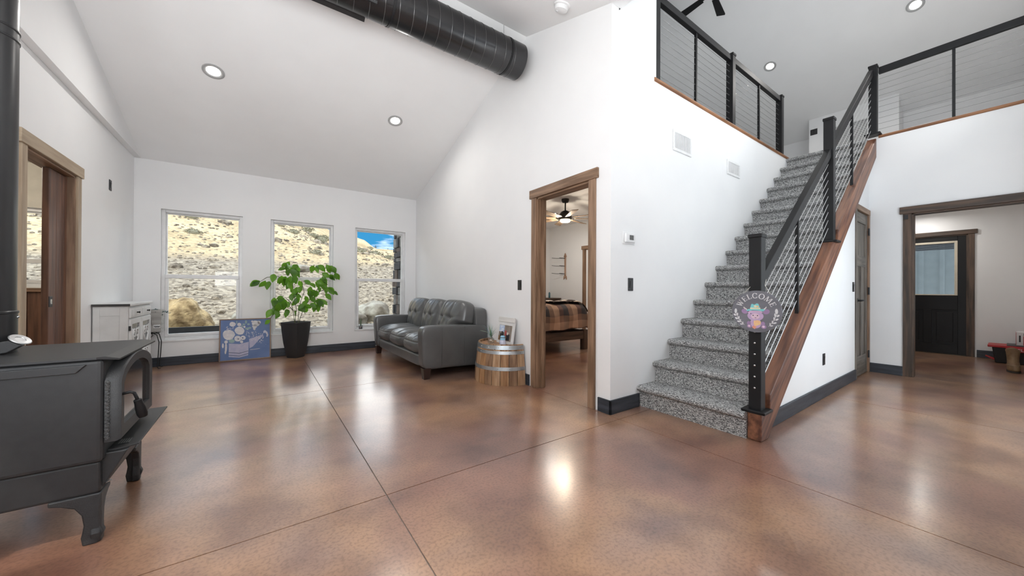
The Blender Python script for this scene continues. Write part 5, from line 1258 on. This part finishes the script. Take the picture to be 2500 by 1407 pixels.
# dresser behind the bed with small things
dr_ = thing('dresser', 'dark low dresser behind the bed', 'dresser', (5.5, 6.62, 0))
bx(4.9, 6.02, 6.42, 6.84, .05, .86).build('carcass', BEDW['x'], dr_, w=True, bevel=.005); bx(4.88, 6.035, 6.40, 6.845, .861, .89).build('top', BEDW['x'], dr_, w=True, bevel=.004)
for k in range(3): q = bx(4.93, 5.99, 6.405, 6.42, .08+.26*k, .32+.26*k).build('drawer', BEDW['x'], dr_, w=True, bevel=.003); bx(5.40, 5.52, 6.39, 6.405, .19+.26*k, .205+.26*k).build('pull', BLACK, q, w=True)
rk = thing('slatted_rack', 'small black slatted box standing behind the bed', 'rack', (5.20, 6.58, .891))
for q in [(-.20, .20, -.08, .08, 0, .03), (-.20, .20, -.08, .08, .24, .27), (-.20, -.17, -.08, .08, .03, .24), (.17, .20, -.08, .08, .03, .24)]: bx(*q).build('rail', BLACK, rk, bevel=.004)
for k in range(6): bx(-.15+.055*k, -.135+.055*k, -.08, -.06, .03, .24).build('slat', BLACK, rk)
bx(-.165, .165, .05, .07, .03, .24).build('back_panel', P('cool_panel', (.5, .5, .5), .5), rk)
for (x, m_, h_, lab) in [(5.62, P('amber', (.35, .22, .10), .3), .15, 'slim amber bottle behind the bed'), (5.78, P('dark_teal', (.03, .12, .16), .3), .17, 'slim dark teal bottle behind the bed'), (5.46, P('slate_blue', (.10, .20, .30), .3), .13, 'slim blue bottle beside the black rack')]:
    t = thing('toiletry_bottle', lab, 'bottle', (x, 6.55, .891), group='small bottles behind the bed')
    MB().lathe([(.022, 0), (.024, .01), (.022, h_*.7), (.010, h_*.8), (.010, h_*.85)], 14).build('body', m_, t, smooth=True, angle=50); MB().lathe([(.012, h_*.85), (.012, h_)], 12).build('cap', WHITEP, t, smooth=True, angle=50)

# ================================================================ entry things
RED = P('tool_red', (.42, .012, .016), .4); TBL = P('tool_black', (.012, .013, .013), .55)
tb = thing('tool_case', 'black and red power tool crate on the entry floor', 'tool case', (9.45, -.02, 0))
MB().add([(9.32, -.24, 0), (9.60, -.24, 0), (9.60, .14, 0), (9.32, .14, 0), (9.28, -.27, .24), (9.64, -.27, .24), (9.64, .17, .24), (9.28, .17, .24)], [(0, 3, 2, 1), (4, 5, 6, 7), (0, 1, 5, 4), (1, 2, 6, 5), (2, 3, 7, 6), (3, 0, 4, 7)]).build('bin', TBL, tb, w=True, bevel=.01)
ld = bx(9.26, 9.66, -.30, .21, .242, .275).build('lid_rim', RED, tb, w=True, bevel=.008)
bx(9.245, 9.262, -.28, .045, .19, .25).build('front_panel', RED, ld, w=True, bevel=.004)
bx(9.27, 9.60, -.27, .035, .2755, .292).build('grey_inset', P('tool_grey', (.06, .06, .065), .5), ld, w=True, bevel=.004)
MB().prism([(.14, .06), (.23, .10), (.235, .085), (.15, .035)], 'x', 9.34, 9.42).build('latch', RED, tb, w=True, bevel=.004)
Mt = Matrix.Translation((9.244, -.055, .222)) @ Matrix(((0, 0, -1, 0), (-1, 0, 0, 0), (0, 1, 0, 0), (0, 0, 0, 1)))
Mt = Matrix.Translation(-Vector((9.45, -.02, 0))) @ Mt
text_mesh('FUEL', .055, 'lettering', IVO, tb, Mt)
cbx = thing('product_carton', 'white and red product carton on top of the tool crate', 'carton', (9.43, -.15, .2925))
bx(-.12, .12, -.16, .10, 0, .20).build('carton', P('carton_white', (.72, .70, .70), .6), cbx, bevel=.003)
bx(-.1215, -.120, -.155, .04, .005, .14).build('red_panel', P('carton_red', (.45, .03, .04), .5), cbx); bx(-.1215, -.120, -.155, .04, .145, .185).build('grey_panel', P('carton_grey', (.25, .25, .25), .5), cbx)
bx(-.118, .118, .1005, .1035, .004, .19).build('red_side', P('carton_red', (.45, .03, .04), .5), cbx)
Mv = Matrix.Translation((-.1222, .07, .10)) @ Matrix(((0, 0, -1, 0), (-1, 0, 0, 0), (0, 1, 0, 0), (0, 0, 0, 1))) @ Matrix.Rotation(PI/2, 4, 'Z')
MB().box(-.05, .05, -.008, .008, 0, .0006).xf(Mv).build('side_print', P('carton_ink', (.03, .03, .03), .6), cbx)
BT = P('boot_leather', (.17, .095, .045), .6, col2=(.26, .165, .085), scale=14, bump=.3, bscale=30)
def boot(x, y, rz, label):
    t = thing('work_boot', label, 'boot', (x, y, 0), rz, 'brown boots in the entry')
    rows_ = [(.0, .052, .125, .035), (.02, .055, .13, .035), (.06, .055, .12, .03), (.09, .052, .10, .015), (.12, .050, .070, -.01), (.17, .052, .062, -.02), (.24, .058, .066, -.022), (.285, .064, .072, -.022)]
    mb = MB(); n_ = 22
    for (z, a, b, c) in rows_:
        for k in range(n_):
            an = 2*PI*k/n_; mb.v.append((c+ -b*math.cos(an)*1.0, a*math.sin(an), .022+z+(.018*math.cos(2*an) if z > .28 else 0)))
    for i in range(len(rows_)-1):
        for k in range(n_): mb.f.append((i*n_+k, i*n_+(k+1) % n_, (i+1)*n_+(k+1) % n_, (i+1)*n_+k))
    u_ = mb.build('upper', BT, t, smooth=True); u_.modifiers.new('thick', 'SOLIDIFY').thickness = .005
    MB().lathe([(1, 0), (1, .021), (.98, .024)], 22).map(lambda v: Vector((.035+v.x*.137, v.y*.058, v.z))).build('sole', P('boot_sole', (.05, .04, .03), .8), t, smooth=True, angle=40)
    MB().tube([(.03+ -.118*math.cos(a), .054*math.sin(a), .10) for a in [2*PI*k/20 for k in range(21)]], .003, 5).build('welt', P('boot_trim', (.40, .30, .20), .7), t)
    return t
boot(8.45, -.02, PI+.1, 'brown leather boot nearest the wide opening casing'); boot(8.46, -.165, PI-.05, 'brown leather boot at the right edge of the view')
# unseen ceiling lights added to brighten the side room and the entry
def flush(loc, label, watts):
    t = thing('added_flush_light', label, 'ceiling light', loc, group='added flush ceiling lights')
    MB().lathe([(.15, 0), (.15, -.03), (.14, -.035)], 28).build('pan', WHITEP, t, smooth=True, angle=40); MB().lathe([(.14, -.035), (.12, -.06), (.001, -.075)], 28, cap=False).build('diffuser', P('warm_diffuser', (1, .95, .85), .5, emit=((1, .92, .8), 5)), t, smooth=True)
    d = bpy.data.lights.new('added_flush_lamp', 'POINT'); d.energy = watts; d.color = (1, .93, .82); d.shadow_soft_size = .12
    o = bpy.data.objects.new('added_flush_lamp', d); COL.objects.link(o); o.parent = t; o.location = (0, 0, -.2)
flush((-2.6, 5.0, 2.599), 'unseen white flush ceiling light added in the side room', 30)
flush((8.2, .9, 2.499), 'unseen white flush ceiling light added in the entry', 6)
